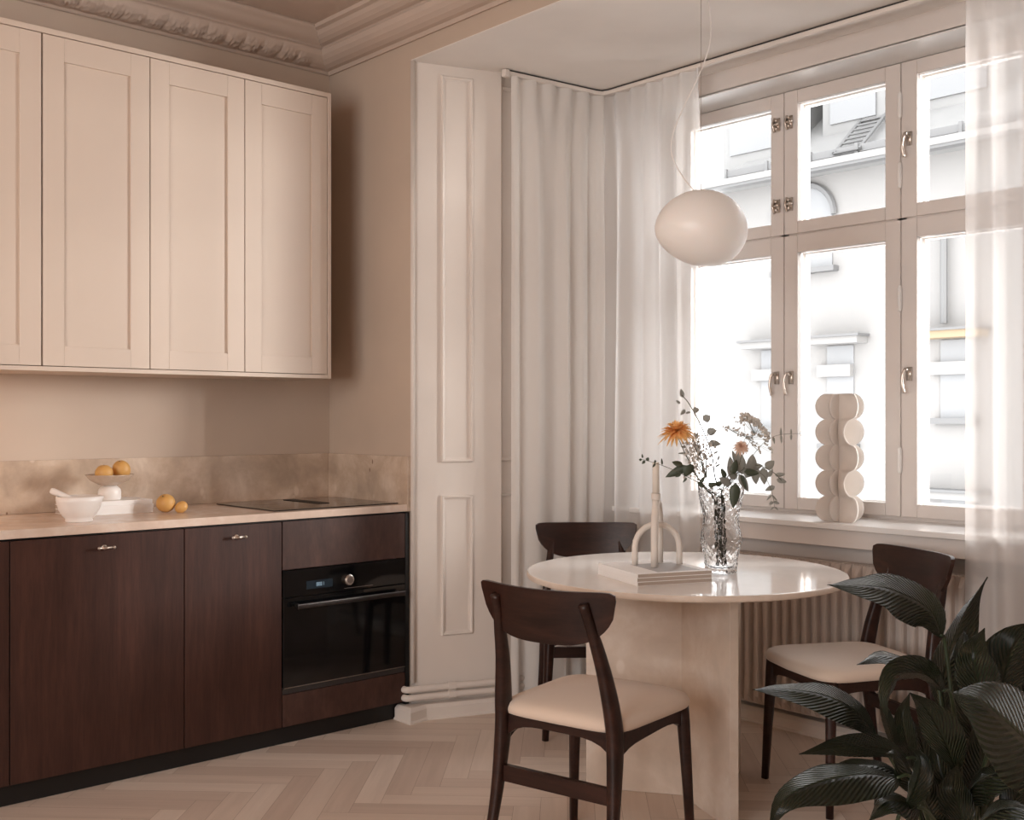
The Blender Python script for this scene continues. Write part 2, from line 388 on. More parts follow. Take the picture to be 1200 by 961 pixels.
# cornice
prof = [(0, 2.862), (.012, 2.858), (.018, 2.866), (.022, 2.872), (.045, 2.874), (.07, 2.882), (.092, 2.894), (.108, 2.908), (.118, 2.925), (.116, 2.934), (.106, 2.938), (.112, 2.944), (.135, 2.948), (.155, 2.956), (.172, 2.968), (.184, 2.982), (.205, 2.986), (.21, 3.0), (0, 3.0)]
def cornice(name, a, b_, nrm, m0, m1, leaf=False):
    bm = BM(); a = Vector(a); b_ = Vector(b_); nrm = Vector(nrm); Ln = (b_ - a).length; d = (b_ - a) / Ln
    n = int(Ln / .0065) if leaf else 2
    pf = []
    if leaf:
        for (p, q) in zip(prof, prof[1:]):
            k = 3 if (.018 < p[0] < .117 and q[1] < 2.93) else 1
            for i in range(k): pf.append((p[0] + (q[0] - p[0]) * i / k, p[1] + (q[1] - p[1]) * i / k))
        pf.append(prof[-1])
    else: pf = prof
    rings = []
    for i in range(n + 1):
        s = Ln * i / n; ring = []
        for (o_, z) in pf:
            ss = s
            ss = max(s, m0 * o_) if m0 else ss
            ss = min(ss, Ln - m1 * o_) if m1 else ss
            dd = 0
            if leaf and .02 < o_ < .119 and z < 2.932:
                u = (o_ - .02) / .1; per = .088
                ph = (s % per) / per
                fade = max(0, min(1, (Ln - m1 * o_ - s - .02) / .10)) if m1 else 1
                dd = fade * .010 * math.sin(PI * min(1, u)) ** .5 * (abs(math.sin(PI * ph)) ** .6) + fade * .007 * math.sin(PI * u) * (math.sin(s * 2 * PI / per * 6 + (1 if ph > .5 else -1) * 5 * u) * .6 + noise.noise(Vector((s * 90, u * 7, 0))))
            p = a + d * ss + nrm * (o_ + dd * .45); ring.append(bm.verts.new((p.x, p.y, z - dd * .85)))
        rings.append(ring)
    for q, r in zip(rings, rings[1:]):
        for k in range(len(pf) - 1): bm.faces.new((q[k], q[k + 1], r[k + 1], r[k]))
    return struct(obj(name, bm, M['ceiling'] if not leaf else M['ceiling'], smooth=leaf))
cornice('cornice_left', (XL, YR), (XL, YE), (1, 0), 0, 1, True)
cornice('cornice_back', (XL, YE), (XR, YE), (0, -1), 1, 0)
cornice('cornice_right', (XR, YR), (XR, YE), (-1, 0), 0, 0)

# ------------------------------------------------------------------ window
win = empty('window_1', (0, 0, 0)); struct(win)
YS = 4.10
cols = [-3.365, -2.765, -2.22, -1.675, -1.13]
bm = BM()
box(bm, (WX0, YS + .01, WZ0), (cols[0] + .01, YS + .16, WZ1)); box(bm, (cols[-1] - .01, YS + .01, WZ0), (WX1, YS + .16, WZ1))
box(bm, (cols[0], YS + .012, WZ0), (cols[-1], YS + .16, .885)); box(bm, (cols[0], YS + .012, 2.675), (cols[-1], YS + .16, WZ1 + .01))
box(bm, (cols[0], YS + .004, 2.045), (cols[-1], YS + .16, 2.08))
for x in (cols[1], cols[2], cols[3]): box(bm, (x - .02, YS + .004, .88), (x + .02, YS + .16, 2.68))
obj('window_frame', bm, M['winpaint'], win)
bm = BM()   # reveal linings
box(bm, (WX0 - .001, YW - .001, WZ0), (WX0 + .012, YS + .02, WZ1)); box(bm, (WX1 - .012, YW - .001, WZ0), (WX1 + .001, YS + .02, WZ1)); 
obj('reveal_lining', bm, M['winpaint'], win)
bm = BM(); box(bm, (WX0, YW, WZ1 - .006), (WX1, YS + .02, WZ1 + .004)); obj('head_lining', bm, M['sillwhite'], win)
def sash(x0, x1, z0, z1, handle=None, hinge=None, hz=None):
    gp = .0018; x0 += gp; x1 -= gp
    zb = .053 if z1 < 2.07 else .056
    st = .066
    gx0, gx1 = x0 + st, x1 - st; gz0, gz1 = z0 + (.052 if z0 < 1 else .053), z1 - (.076 if z1 < 2.1 else .058)
    bm = BM()
    for a in (((x0, z0), (gx0, z1)), ((gx1, z0), (x1, z1)), ((gx0, z0), (gx1, gz0)), ((gx0, gz1), (gx1, z1))):
        box(bm, (a[0][0], YS - .006, a[0][1]), (a[1][0], YS + .04, a[1][1]))
    s = obj('sash', bm, M['winpaint'], win, bevel=.003)
    bm = BM(); box(bm, (gx0 - .003, YS + .018, gz0 - .003), (gx1 + .003, YS + .021, gz1 + .003)); obj('pane', bm, M['pane'], s)
    # outer sash (sunlight put into a lighter paint, seen as the bright inner line)
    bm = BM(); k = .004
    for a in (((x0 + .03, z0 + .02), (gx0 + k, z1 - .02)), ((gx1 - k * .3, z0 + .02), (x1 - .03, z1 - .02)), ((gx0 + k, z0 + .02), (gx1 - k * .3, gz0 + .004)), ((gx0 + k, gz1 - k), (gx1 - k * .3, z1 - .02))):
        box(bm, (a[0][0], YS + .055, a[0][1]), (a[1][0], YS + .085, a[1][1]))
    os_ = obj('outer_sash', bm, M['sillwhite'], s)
    if hinge is not None:
        for z in hz:
            bm = BM(); tube(bm, [(hinge, YS - .014, z - .052), (hinge, YS - .014, z - .044), (hinge, YS - .014, z + .044), (hinge, YS - .014, z + .052)], [.005, .0085, .0085, .005], 10); obj('hinge', bm, M['sillwhite'], s, smooth=True)
    if handle is not None:
        for (hx, z, kind, sgn) in handle:
            bm = BM()
            if kind == 'lever':
                box(bm, (hx - .011, YS - .012, z - .012), (hx + .011, YS - .006, z + .042))
                tube(bm, [(hx, YS - .006, z + .028), (hx, YS - .034, z + .03)], .0065, 8)
                tube(bm, bez([(hx, YS - .034, z + .034), (hx - sgn * .008, YS - .042, z + .02), (hx - sgn * .013, YS - .044, z - .02), (hx - sgn * .007, YS - .038, z - .062)], 5), [.0075] * 4 + [.006] * 12, 8)
            else:
                tube(bm, bez([(hx - .014, YS - .01, z + .030), (hx - .017, YS - .02, z), (hx - .014, YS - .01, z - .030)], 4), .005, 8)
                tube(bm, [(hx - .014, YS - .018, z), (hx + .008, YS - .022, z)], .006, 8)
                sphere(bm, (hx + .010, YS - .022, z), .010, 10, 8)
                box(bm, (hx - .017, YS - .012, z - .028), (hx + .013, YS - .006, z + .028))
                for q in (.018, -.018): sphere(bm, (hx, YS - .018, z + q), .008, 10, 8)
            obj('handle', bm, M['nickel'], s, smooth=True, bevel=0)
    return s
ZT0, ZT1 = 2.066, 2.684; ZL0, ZL1 = .877, 2.059
HZL = (1.103, 1.746)
sash(cols[0], cols[1], ZL0, ZL1, [(-2.80, 1.43, 'lever', 1)], cols[0], HZL)
sash(cols[0], cols[1], ZT0, ZT1, [(-2.797, 2.55, 'latch', 1), (-2.797, 2.195, 'latch', 1)], cols[0], (2.50, 2.2))
sash(cols[1], cols[2], ZL0, ZL1, [(-2.728, 1.43, 'lever', 1)], cols[2], HZL)
sash(cols[1], cols[2], ZT0, ZT1, [(-2.733, 2.55, 'latch', 1), (-2.733, 2.195, 'latch', 1)], cols[2], (2.515, 2.235))
sash(cols[2], cols[3], ZL0, ZL1, [(-2.182, 1.43, 'lever', 1)], cols[3], HZL)
sash(cols[2], cols[3], ZT0, ZT1, [(-2.182, 2.36, 'lever', 1)], cols[3], (2.515, 2.235))
sash(cols[3], cols[4], ZL0, ZL1); sash(cols[3], cols[4], ZT0, ZT1)

# ------------------------------------------------------------------ radiator
rad = empty('radiator', (-2.36, 3.79, 0)); tag(rad, 'long ribbed panel radiator under the window sill behind the table', 'radiator')
def rb(p): return (p[0] + 2.36, p[1] - 3.79, p[2])
rx0, rx1, rz0, rz1 = -3.05, -1.62, .10, .715
bm = BM(); n = int((rx1 - rx0) / .0452); 
prof_ = []
for i in range(n):
    x = rx0 + i * .0452
    for dx, dy in ((0, .026), (.003, .006), (.007, .0), (.019, 0), (.023, .006), (.026, .026), (.0452, .026)): prof_.append((x + dx, 3.762 + dy))
a = [bm.verts.new(rb((x, y, rz0 + .02 + (0 if y > 3.77 else .012)))) for x, y in prof_]; b_ = [bm.verts.new(rb((x, y, rz1 - .03 - (0 if y > 3.77 else .012)))) for x, y in prof_]
for i in range(len(prof_) - 1): bm.faces.new((a[i], a[i + 1], b_[i + 1], b_[i]))
for z, vs in ((rz0, a), (rz1, b_)):
    e = [bm.verts.new(rb((x, 3.79, z))) for x, y in prof_]
    for i in range(len(prof_) - 1): bm.faces.new((vs[i], vs[i + 1], e[i + 1], e[i]))
obj('front_panel', bm, M['radiator'], rad)
bm = BM(); box(bm, rb((rx0, 3.791, rz0)), rb((rx1, 3.83, rz1 - .004))); obj('back_panel', bm, M['radiator'], rad, bevel=.004)
bm = BM()
for i in range(int((rx1 - rx0) / .012)): box(bm, rb((rx0 + .004 + i * .012, 3.772, rz1 - .004)), rb((rx0 + .010 + i * .012, 3.83, rz1)))
obj('grille', bm, M['radiator'], rad)
bm = BM()
box(bm, rb((rx0 - .002, 3.764, rz0)), rb((rx0, 3.835, rz1))); obj('side_cover', bm, M['radiator'], rad)
bm = BM(); box(bm, rb((rx1, 3.764, rz0)), rb((rx1 + .002, 3.835, rz1))); obj('side_cover', bm, M['radiator'], rad)

# ------------------------------------------------------------------ curtains and rail
RP = [(-3.563, 3.192), (-3.507, 3.690), (-3.495, 3.722), (-3.46, 3.732), (-1.2, 3.732), (-.95, 3.6), (-.87, 3.2)]
rail = empty('curtain_rail', (-3.5, 3.73, 2.78)); tag(rail, 'thin white curtain rail fixed along the alcove ceiling', 'curtain rail')
def rl(p): return (p[0] + 3.5, p[1] - 3.73, p[2] - 2.78)
bm = BM(); tube(bm, [rl((x, y, 2.766)) for x, y in RP], (.010, .009), 8, power=6); obj('track', bm, M['trim'], rail)
bm = BM(); tube(bm, [rl((x, y, 2.779)) for x, y in RP], (.004, .004), 4); obj('painted_shadow_strip', bm, M['darkmetal'], rail)  # shadow between track and ceiling put in as a dark strip
bm = BM(); x, y = RP[0]; box(bm, rl((x - .014, y - .02, 2.748)), rl((x + .014, y + .006, 2.779))); obj('end_cap', bm, M['trim'], rail, bevel=.003)

def resample(P, step):
    P = [Vector(p) for p in P]; out = []; tot = [0]
    for a, b_ in zip(P, P[1:]): tot.append(tot[-1] + (b_ - a).length)
    n = int(tot[-1] / step)
    for i in range(n + 1):
        s = tot[-1] * i / n; k = max(j for j in range(len(tot)) if tot[j] <= s + 1e-9); k = min(k, len(P) - 2)
        d = (P[k + 1] - P[k]); out.append((P[k] + d * ((s - tot[k]) / d.length), s, d.normalized()))
    return out, tot[-1]
def curtain(name, P, m, label, seed, pleat=.075, amp=.024, ztop=2.757, zbot=.015, flare=.0, end_sway=0):
    pts, Ln = resample(P, .0035); zs = [ztop, ztop - .012, ztop - .04, ztop - .09, ztop - .2] + [ztop - .2 - (ztop - .2 - zbot) * (i + 1) / 22 for i in range(22)]
    # smooth directions
    dirs = []
    for i in range(len(pts)):
        a = pts[max(0, i - 14)][0]; b_ = pts[min(len(pts) - 1, i + 14)][0]; dirs.append((b_ - a).normalized())
    sm = []
    for i in range(len(pts)):
        a = pts[max(0, i - 10)][0]; b_ = pts[min(len(pts) - 1, i + 10)][0]; c_ = pts[i][0]; sm.append((a + b_ + c_ * 2) / 4)
    rows = []; bm = BM()
    for z in zs:
        h = (ztop - z) / (ztop - zbot); row = []
        for i, (p, s, d) in enumerate(pts):
            nr = Vector((dirs[i].y, -dirs[i].x))
            ss = s + .03 * noise.noise(Vector((s * 3, h * 1.3, seed))) * h * 1.5
            wv = noise.noise(Vector((ss * 7, seed * 3.1, h * .3)))
            ph = ss / pleat * 2 * PI + 2.2 * noise.noise(Vector((ss * 5, seed, 0)))
            env = .45 + .75 * min(1, h * 3.5)
            o_ = amp * env * (math.sin(ph) * (.55 + .6 * abs(noise.noise(Vector((s * 6, seed + 9, 0)))) * 2) + .15 * math.sin(2.3 * ph + 1) * (1 - h * .7)) + .02 * wv * h
            if h < .05: o_ = amp * .5 * math.sin(s / (pleat * .8) * 2 * PI)
            q = sm[i] + nr * o_ + dirs[i] * (flare * h * (s / Ln - .5))
            row.append(bm.verts.new((q.x, q.y, z)))
        rows.append(row)
    for a, b_ in zip(rows, rows[1:]):
        for i in range(len(pts) - 1): bm.faces.new((a[i], a[i + 1], b_[i + 1], b_[i]))
    o = obj(name, bm, m, smooth=True); tag(o, label, 'curtain', 'sheer curtains on the alcove rail'); return o
curtain('curtain', [(-3.561, 3.205), (-3.503, 3.765)], M['curtain'], 'sheer off-white curtain hanging beside the white panelled splay', 1, .125, .030)
curtain('curtain', [(-3.535, 3.748), (-2.93, 3.735)], M['curtain3'], 'sheer off-white curtain in the alcove corner left of the window', 4, .12, .028)
curtain('curtain', [(-1.79, 3.73), (-1.28, 3.73)], M['curtain2'], 'translucent sheer curtain hanging in front of the right part of the window', 8, .115, .024)

# ------------------------------------------------------------------ kitchen
XF = -3.754                     # front of the doors
def door_handle(parent, o, y, z):
    bm = BM(); x = XF
    tube(bm, [(x - o[0], y - o[1], z - o[2]), (x + .024 - o[0], y - o[1], z - o[2])], .0045, 10); lathe_ = tube(bm, [(x - o[0], y - o[1], z - o[2]), (x + .003 - o[0], y - o[1], z - o[2])], .009, 14)
    tube(bm, [(x + .024 - o[0], y - .026 - o[1], z - o[2]), (x + .024 - o[0], y + .026 - o[1], z - o[2])], .0048, 10)
    for s in (-1, 1): sphere(bm, (x + .024 - o[0], y + s * .026 - o[1], z - o[2]), .0062, 10, 8)
    return obj('handle', bm, M['nickel'], parent, smooth=True)
def carcass(bm, o, x0, x1, y0, y1, z0, z1, t=.018):
    f = lambda a, b_: box(bm, tuple(p - q for p, q in zip(a, o)), tuple(p - q for p, q in zip(b_, o)))
    f((x0, y0, z0), (x1, y0 + t, z1)); f((x0, y1 - t, z0), (x1, y1, z1)); f((x0, y0 + t, z0), (x1, y1 - t, z0 + t)); f((x0, y0 + t, z1 - t), (x1, y1 - t, z1)); f((x0, y0 + t, z0 + t), (x0 + .01, y1 - t, z1 - t))
def base_unit(y0, y1, label, hy=None):
    o = (XF, (y0 + y1) / 2, .075); r = empty('base_cabinet', o); tag(r, label, 'cabinet', 'dark oak base cabinets under the stone worktop')
    bm = BM(); carcass(bm, o, XL + .03, XF - .021, y0 + .0005, y1 - .0005, .075, .872); obj('carcass', bm, M['black'], r)
    bm = BM(); box(bm, (-.019, y0 + .0018 - o[1], 0), (0, y1 - .0018 - o[1], .794)); d = obj('door', bm, M['oak'], r, bevel=.0012)
    if hy: door_handle(d, o, hy, .826)
    return r
base_unit(.594, 1.194, 'dark oak base cabinet cut off by the left edge of the photo')
base_unit(1.194, 1.7975, 'wide dark oak base cabinet below the white mortar', 1.504)
base_unit(1.7975, 2.198, 'narrow dark oak base cabinet directly left of the oven', 2.004)
# oven housing
o = (XF, 2.493, .075); r = empty('oven_cabinet', o); tag(r, 'dark oak housing around the black oven, with drawer front above and panel below', 'cabinet')
bm = BM(); f = lambda a, b_: box(bm, tuple(p - q for p, q in zip(a, o)), tuple(p - q for p, q in zip(b_, o)))
f((XL + .03, 2.1985, .075), (XF - .021, 2.2165, .872)); f((XL + .03, 2.7700, .075), (XF - .021, 2.788, .872)); f((XL + .03, 2.217, .075), (XF - .021, 2.77, .093)); f((XL + .03, 2.217, .854), (XF - .021, 2.77, .872)); f((XL + .03, 2.217, .18), (XF - .021, 2.77, .198)); f((XL + .03, 2.217, .68), (XF - .021, 2.77, .698))
obj('carcass', bm, M['black'], r)
bm = BM(); box(bm, (-.019, 2.2005 - o[1], .682 - .075), (0, 2.786 - o[1], .869 - .075)); obj('drawer_front', bm, M['oakh'], r, bevel=.0012)
bm = BM(); box(bm, (-.019, 2.2005 - o[1], 0), (0, 2.786 - o[1], .198 - .075)); obj('lower_panel', bm, M['oakh'], r, bevel=.0012)
# end panel
bm = BM(); box(bm, (XL + .03, 2.789, 0), (XF, 2.807, .872)); tag(obj('end_panel', bm, M['black']), 'black end panel closing the base cabinets beside the oven', 'panel')
bm = BM(); box(bm, (XF - .055, .55, 0), (XF - .037, 2.7885, .074)); tag(obj('plinth', bm, M['black']), 'long black plinth running under the base cabinets', 'plinth')
# oven
o = (XF, 2.493, .2); r = empty('oven', o); tag(r, 'built-in black glass oven with a steel knob and bar handle', 'oven')
L3 = lambda a: tuple(p - q for p, q in zip(a, o))
bm = BM(); box(bm, L3((XF - .55, 2.222, .2)), L3((XF - .02, 2.764, .676))); obj('body', bm, M['darkmetal'], r)
bm = BM(); box(bm, L3((XF - .019, 2.2015, .575)), L3((XF + .003, 2.785, .678))); cp = obj('control_panel', bm, M['blackglass'], r, bevel=.0015)
bm = BM(); box(bm, L3((XF - .019, 2.2015, .226)), L3((XF + .003, 2.785, .571))); dr = obj('door', bm, M['blackglass'], r, bevel=.0015)
bm = BM(); box(bm, L3((XF - .019, 2.2015, .2005)), L3((XF - .004, 2.785, .222))); box(bm, L3((XF - .004, 2.2015, .2185)), L3((XF + .003, 2.785, .222))); obj('vent_strip', bm, M['darkmetal'], r)
bm = BM(); box(bm, L3((XF + .0032, 2.205, .2235)), L3((XF + .0042, 2.784, .2255))); obj('trim_strip', bm, M['steel'], dr)
bm = BM(); tube(bm, [L3((XF + .038, 2.243, .541)), L3((XF + .038, 2.758, .541))], (.0055, .010), 12, power=4)
for y in (2.262, 2.738): tube(bm, [L3((XF + .002, y, .541)), L3((XF + .036, y, .541))], (.010, .007), 8)
hd = obj('handle', bm, mat('smoked_steel', (.11, .10, .10), .3, 1), dr, smooth=False, bevel=.001)
bm = BM(); tube(bm, [L3((XF + .0033, 2.497, .618)), L3((XF + .018, 2.497, .618))], .0215, 32); tube(bm, [L3((XF + .018, 2.497, .618)), L3((XF + .022, 2.497, .618))], [.0205, .0185], 32)
kn = obj('knob', bm, M['steel'], cp, bevel=.001)
bm = BM(); tube(bm, [L3((XF + .0221, 2.497, .618)), L3((XF + .0228, 2.497, .618))], .013, 24); obj('knob_face', bm, mat('polished_steel', (.85, .82, .8), .12, 1), kn)
dm = mat('oven_display', (.006, .010, .014), .2); dm.node_tree.nodes['Principled BSDF'].inputs['Emission Color'].default_value = (.03, .05, .07, 1); dm.node_tree.nodes['Principled BSDF'].inputs['Emission Strength'].default_value = .12
bm = BM(); box(bm, L3((XF + .0031, 2.305, .598)), L3((XF + .0036, 2.425, .630))); dp = obj('display', bm, dm, cp)
em = mat('display_digits', (.1, .15, .18), .5); em.node_tree.nodes['Principled BSDF'].inputs['Emission Color'].default_value = (.45, .62, .75, 1); em.node_tree.nodes['Principled BSDF'].inputs['Emission Strength'].default_value = .35
def seven(bm, y, z, ch, h=.014, w_=.0068, x=XF + .0037):
    t = .0013; seg = {'0': 'abcdef', '1': 'bc', '3': 'abcdg', '8': 'abcdefg'}[ch]
    R_ = {'a': (0, h - t, w_, h), 'd': (0, 0, w_, t), 'g': (0, h / 2 - t / 2, w_, h / 2 + t / 2), 'b': (w_ - t, h / 2, w_, h), 'c': (w_ - t, 0, w_, h / 2), 'f': (0, h / 2, t, h), 'e': (0, 0, t, h / 2)}
    for s in seg:
        a = R_[s]; box(bm, L3((x, y + a[0], z + a[1])), L3((x + .0003, y + a[2], z + a[3])))
bm = BM(); y = 2.350
for ch in '0031'[:0] + '8881': seven(bm, y, .607, ch); y += .0092
obj('digits', bm, em, dp)
bm = BM(); box(bm, L3((XF + .0031, 2.48, .583)), L3((XF + .0034, 2.62, .5845))); obj('slot_line', bm, M['steel'], cp)

# worktop + splash
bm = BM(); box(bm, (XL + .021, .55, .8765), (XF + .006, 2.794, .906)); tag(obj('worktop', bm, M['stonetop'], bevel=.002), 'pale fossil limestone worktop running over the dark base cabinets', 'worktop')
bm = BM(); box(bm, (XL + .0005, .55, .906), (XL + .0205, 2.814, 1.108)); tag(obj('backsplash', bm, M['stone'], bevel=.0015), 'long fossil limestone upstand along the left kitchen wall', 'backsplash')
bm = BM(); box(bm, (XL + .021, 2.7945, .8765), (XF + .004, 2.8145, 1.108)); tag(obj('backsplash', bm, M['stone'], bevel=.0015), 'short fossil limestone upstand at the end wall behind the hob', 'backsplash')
# cooktop
hob = empty('induction_hob', (-4.04, 2.49, .906)); tag(hob, 'flat black induction hob with a central extractor slot set in the worktop', 'hob')
bm = BM(); box(bm, (-.241, -.298, 0.0002), (.239, .296, .0045)); hg = obj('glass_plate', bm, M['blackglass'], hob, bevel=.0015)
bm = BM(); box(bm, (-.225, .012, .0046), (.060, .068, .0066)); obj('extractor_grille', bm, M['black'], hob, bevel=.001)
for (x, y) in ((-.12, -.16), (.11, -.16), (-.12, .19), (.11, .19)):
    bm = BM(); lathe(bm, [(.085, .0046), (.0862, .0048)], 40, (x, y, 0), False, False); obj('zone_ring', bm, M['darkmetal'], hob)

# wall cabinets
XU = -4.02
def wall_unit(y0, y1, label, g0=.0015, g1=.0015):
    o = (XU, (y0 + y1) / 2, 1.454); r = empty('wall_cabinet', o); tag(r, label, 'cabinet', 'cream shaker wall cabinets over the worktop')
    bm = BM(); carcass(bm, o, XL + .001, XU - .022, y0 + .0005, y1 - .0005, 1.4545, 2.6375); obj('carcass', bm, M['cabin'], r)
    f = lambda a, b_, bm: box(bm, tuple(p - q for p, q in zip(a, o)), tuple(p - q for p, q in zip(b_, o)))
    bm = BM(); t = .074; ya, yb = y0 + g0, y1 - g1; z0, z1 = 1.4565, 2.6355
    f((XU - .02, ya, z0), (XU, ya + t, z1), bm); f((XU - .02, yb - t, z0), (XU, yb, z1), bm); f((XU - .02, ya + t, z0), (XU, yb - t, z0 + t - .003), bm); f((XU - .02, ya + t, z1 - t - .012), (XU, yb - t, z1), bm)
    d = obj('door', bm, M['cab'], r, bevel=.0012)
    bm = BM(); f((XU - .0195, ya + t, z0 + t - .003), (XU - .009, yb - t, z1 - t - .012), bm); obj('door_panel', bm, M['cab'], d)
ys = [.194, .594, .989, 1.3875, 1.787, 2.184, 2.573]
lb = ['cream shaker wall cabinet second beyond the left edge of the photo', 'cream shaker wall cabinet beyond the left edge of the photo', 'cream shaker wall cabinet cut off by the left edge of the photo', 'cream shaker wall cabinet above the mortar and footed bowl, second from the left', 'cream shaker wall cabinet third from the left, above the narrow base cabinet', 'cream shaker wall cabinet nearest the window, above the hob']
for i in range(2, 6): wall_unit(ys[i], ys[i + 1], lb[i], .004 if i == 3 else .0018, .002)
o = (XU, 1.8, 1.44); r = empty('cabinet_surround', o); tag(r, 'cream boards framing the row of wall cabinets', 'cabinet trim')
bm = BM(); box(bm, (XL + .002 - o[0], .95 - o[1], 2.638 - o[2]), (.002, 2.5735 - o[1], 2.658 - o[2])); obj('top_board', bm, M['cab'], r, bevel=.001)
bm = BM(); box(bm, (XL + .002 - o[0], .95 - o[1], 1.438 - o[2]), (.002, 2.5735 - o[1], 1.454 - o[2])); obj('bottom_board', bm, M['cab'], r, bevel=.001)
bm = BM(); box(bm, (XL + .002 - o[0], 2.574 - o[1], 1.438 - o[2]), (.002, 2.591 - o[1], 2.658 - o[2])); obj('side_board', bm, M['cab'], r, bevel=.001)

# ---------------------------------------------------------------- things on the worktop
# white books
def magazine(name, c, rz, sx, sy, th, label, grp, covermat='cover', printed=None):
    r = empty(name, c, rz); tag(r, label, 'magazine' if name == 'magazine' else 'book', grp)
    bm = BM(); box(bm, (-sx / 2 + .001, -sy / 2 + .002, .0009), (sx / 2 - .001, sy / 2 - .002, th - .0009)); obj('pages', bm, M['paper'], r)
    bm = BM(); box(bm, (-sx / 2, -sy / 2, 0), (sx / 2, sy / 2, .0009)); box(bm, (-sx / 2, -sy / 2, th - .0009), (sx / 2, sy / 2, th)); box(bm, (-sx / 2 - .0008, -sy / 2, 0), (-sx / 2 + .001, sy / 2, th)); cv = obj('cover', bm, M[covermat], r)
    if printed:
        bm = BM(); box(bm, (printed[0], printed[1], th), (printed[2], printed[3], th + .0003)); obj('cover_picture', bm, M['print'], cv)
    return r
zb = .9062
for i, (dx, dr, lab) in enumerate(((0, 0, 'white book lying on the worktop at the bottom of the stack'), (.004, .02, 'white book in the middle of the worktop stack'), (-.004, -.015, 'white book on top of the worktop stack, under the footed bowl'))):
    magazine('book', (-4.205 + dx, 1.685, zb), PI + dr, .20, .30, .0165, lab, 'white books stacked on the worktop'); zb += .0167
# footed bowl
r = empty('footed_bowl', (-4.19, 1.700, zb)); tag(r, 'beige stone footed bowl holding oranges on the white books', 'bowl')
bm = BM(); lathe(bm, [(.040, 0), (.042, .003), (.0425, .030), (.040, .040), (.034, .047), (.024, .055)], 32, cap0=True, cap1=True); obj('foot', bm, M['white_ceramic'], r, smooth=True)
bm = BM(); lathe(bm, [(.020, .053), (.04, .058), (.07, .074), (.088, .094), (.090, .097), (.086, .096), (.068, .078), (.04, .066), (.001, .062)], 40, cap0=True, cap1=True); obj('dish', bm, M['stone'], r, smooth=True)
def orange(loc, rad, label, sc=(1, 1, .96), name='orange', grp='oranges in the kitchen', rot=(0, 0, 0)):
    bm = BM(); bmesh.ops.create_icosphere(bm, subdivisions=4, radius=rad)
    for v in bm.verts:
        p = v.co.copy(); v.co = Vector((p.x * sc[0], p.y * sc[1], p.z * sc[2]))
        d = math.hypot(p.x, p.y) / rad
        if p.z > 0: v.co.z -= rad * .08 * math.exp(-(d / .18) ** 2)
    o = obj(name, bm, M['orange'], smooth=True); o.location = loc; o.rotation_euler = rot; tag(o, label, name, grp)
    bm = BM(); lathe(bm, [(.0035, rad * .88 * sc[2]), (.003, rad * .88 * sc[2] + .003), (.001, rad * .88 * sc[2] + .0035)], 8); obj('stem_end', bm, M['stem'], o)
    return o
orange((-4.165, 1.668, zb + .104), .033, 'orange lying at the left side of the footed bowl')
orange((-4.185, 1.744, zb + .113), .034, 'orange standing higher at the right side of the footed bowl', rot=(.3, .2, 0), sc=(1, 1, 1.12))
orange((-4.04, 1.858, .9068 + .036), .036, 'larger orange lying loose on the worktop', rot=(.5, .3, 0))
orange((-4.005, 1.905, .9068 + .0205), .0215, 'small orange lying loose beside the larger orange', rot=(-.9, .4, 0), sc=(1, 1, 1.2))
# mortar + pestle
r = empty('mortar', (-3.905, 1.475, .9062)); tag(r, 'white ceramic mortar standing on the left end of the worktop', 'mortar')
bm = BM(); rg = lathe(bm, [(.044, 0), (.046, .003), (.045, .010), (.055, .02), (.068, .042), (.075, .07), (.077, .088), (.073, .090), (.068, .07), (.055, .035), (.03, .02), (.001, .018)], 40)
for v in bm.verts:   # small pouring lip
    if v.co.z > .06:
        a = math.atan2(v.co.y, v.co.x); d = (a - YAW + PI) % (2 * PI) - PI; k = math.exp(-(d / .22) ** 2) * (v.co.z - .06) / .03; v.co.x *= 1 + .16 * k; v.co.y *= 1 + .16 * k
obj('bowl', bm, M['white_ceramic'], r, smooth=True)
p0 = Vector((-3.905, 1.475, .9062))
tp = -R * .099 + U * .109; bp = R * .048 + U * .049
bm = BM(); tube(bm, [bp, bp.lerp(tp, .25), bp.lerp(tp, .55), bp.lerp(tp, .95), tp], [.014, .016, .009, .012, .009], 14); t = obj('pestle', bm, M['white_ceramic'], smooth=True); t.location = p0; tag(t, 'white ceramic pestle leaning out of the mortar', 'pestle')

# ------------------------------------------------------------------ table
TZ = .755; TC = cw(.583, 3.725); TR = .533
tb = empty('dining_table', (TC.x, TC.y, 0)); tag(tb, 'round pale limestone dining table on a three-fin pedestal', 'table')
bm = BM(); n = 96; lathe(bm, [(TR - .008, TZ - .021), (TR - .002, TZ - .019), (TR, TZ - .014), (TR, TZ - .005), (TR - .002, TZ - .001), (TR - .005, TZ)], n)
o = obj('tabletop', bm, M['tabletop'], tb)
o.data.materials.append(M['tablestone'])
for p in o.data.polygons:
    if abs(p.normal.z) < .9: p.material_index = 1; p.use_smooth = True
camang = YAW  # camera x axis in world
for k, (ang, nm) in enumerate(((165.5, 'left'), (-72, 'near'), (47, 'far'))):
    a = math.radians(ang) + YAW; d = Vector((math.cos(a), math.sin(a))); nn = Vector((-d.y, d.x)) * .015
    s0 = -.004; e = d * .335; st = d * s0
    bm = BM(); prism(bm, [tuple(st - nn), tuple(e - nn), tuple(e + nn), tuple(st + nn)], .0005, TZ - .0215); obj('pedestal_fin', bm, M['tablestone'], tb, bevel=.0015)

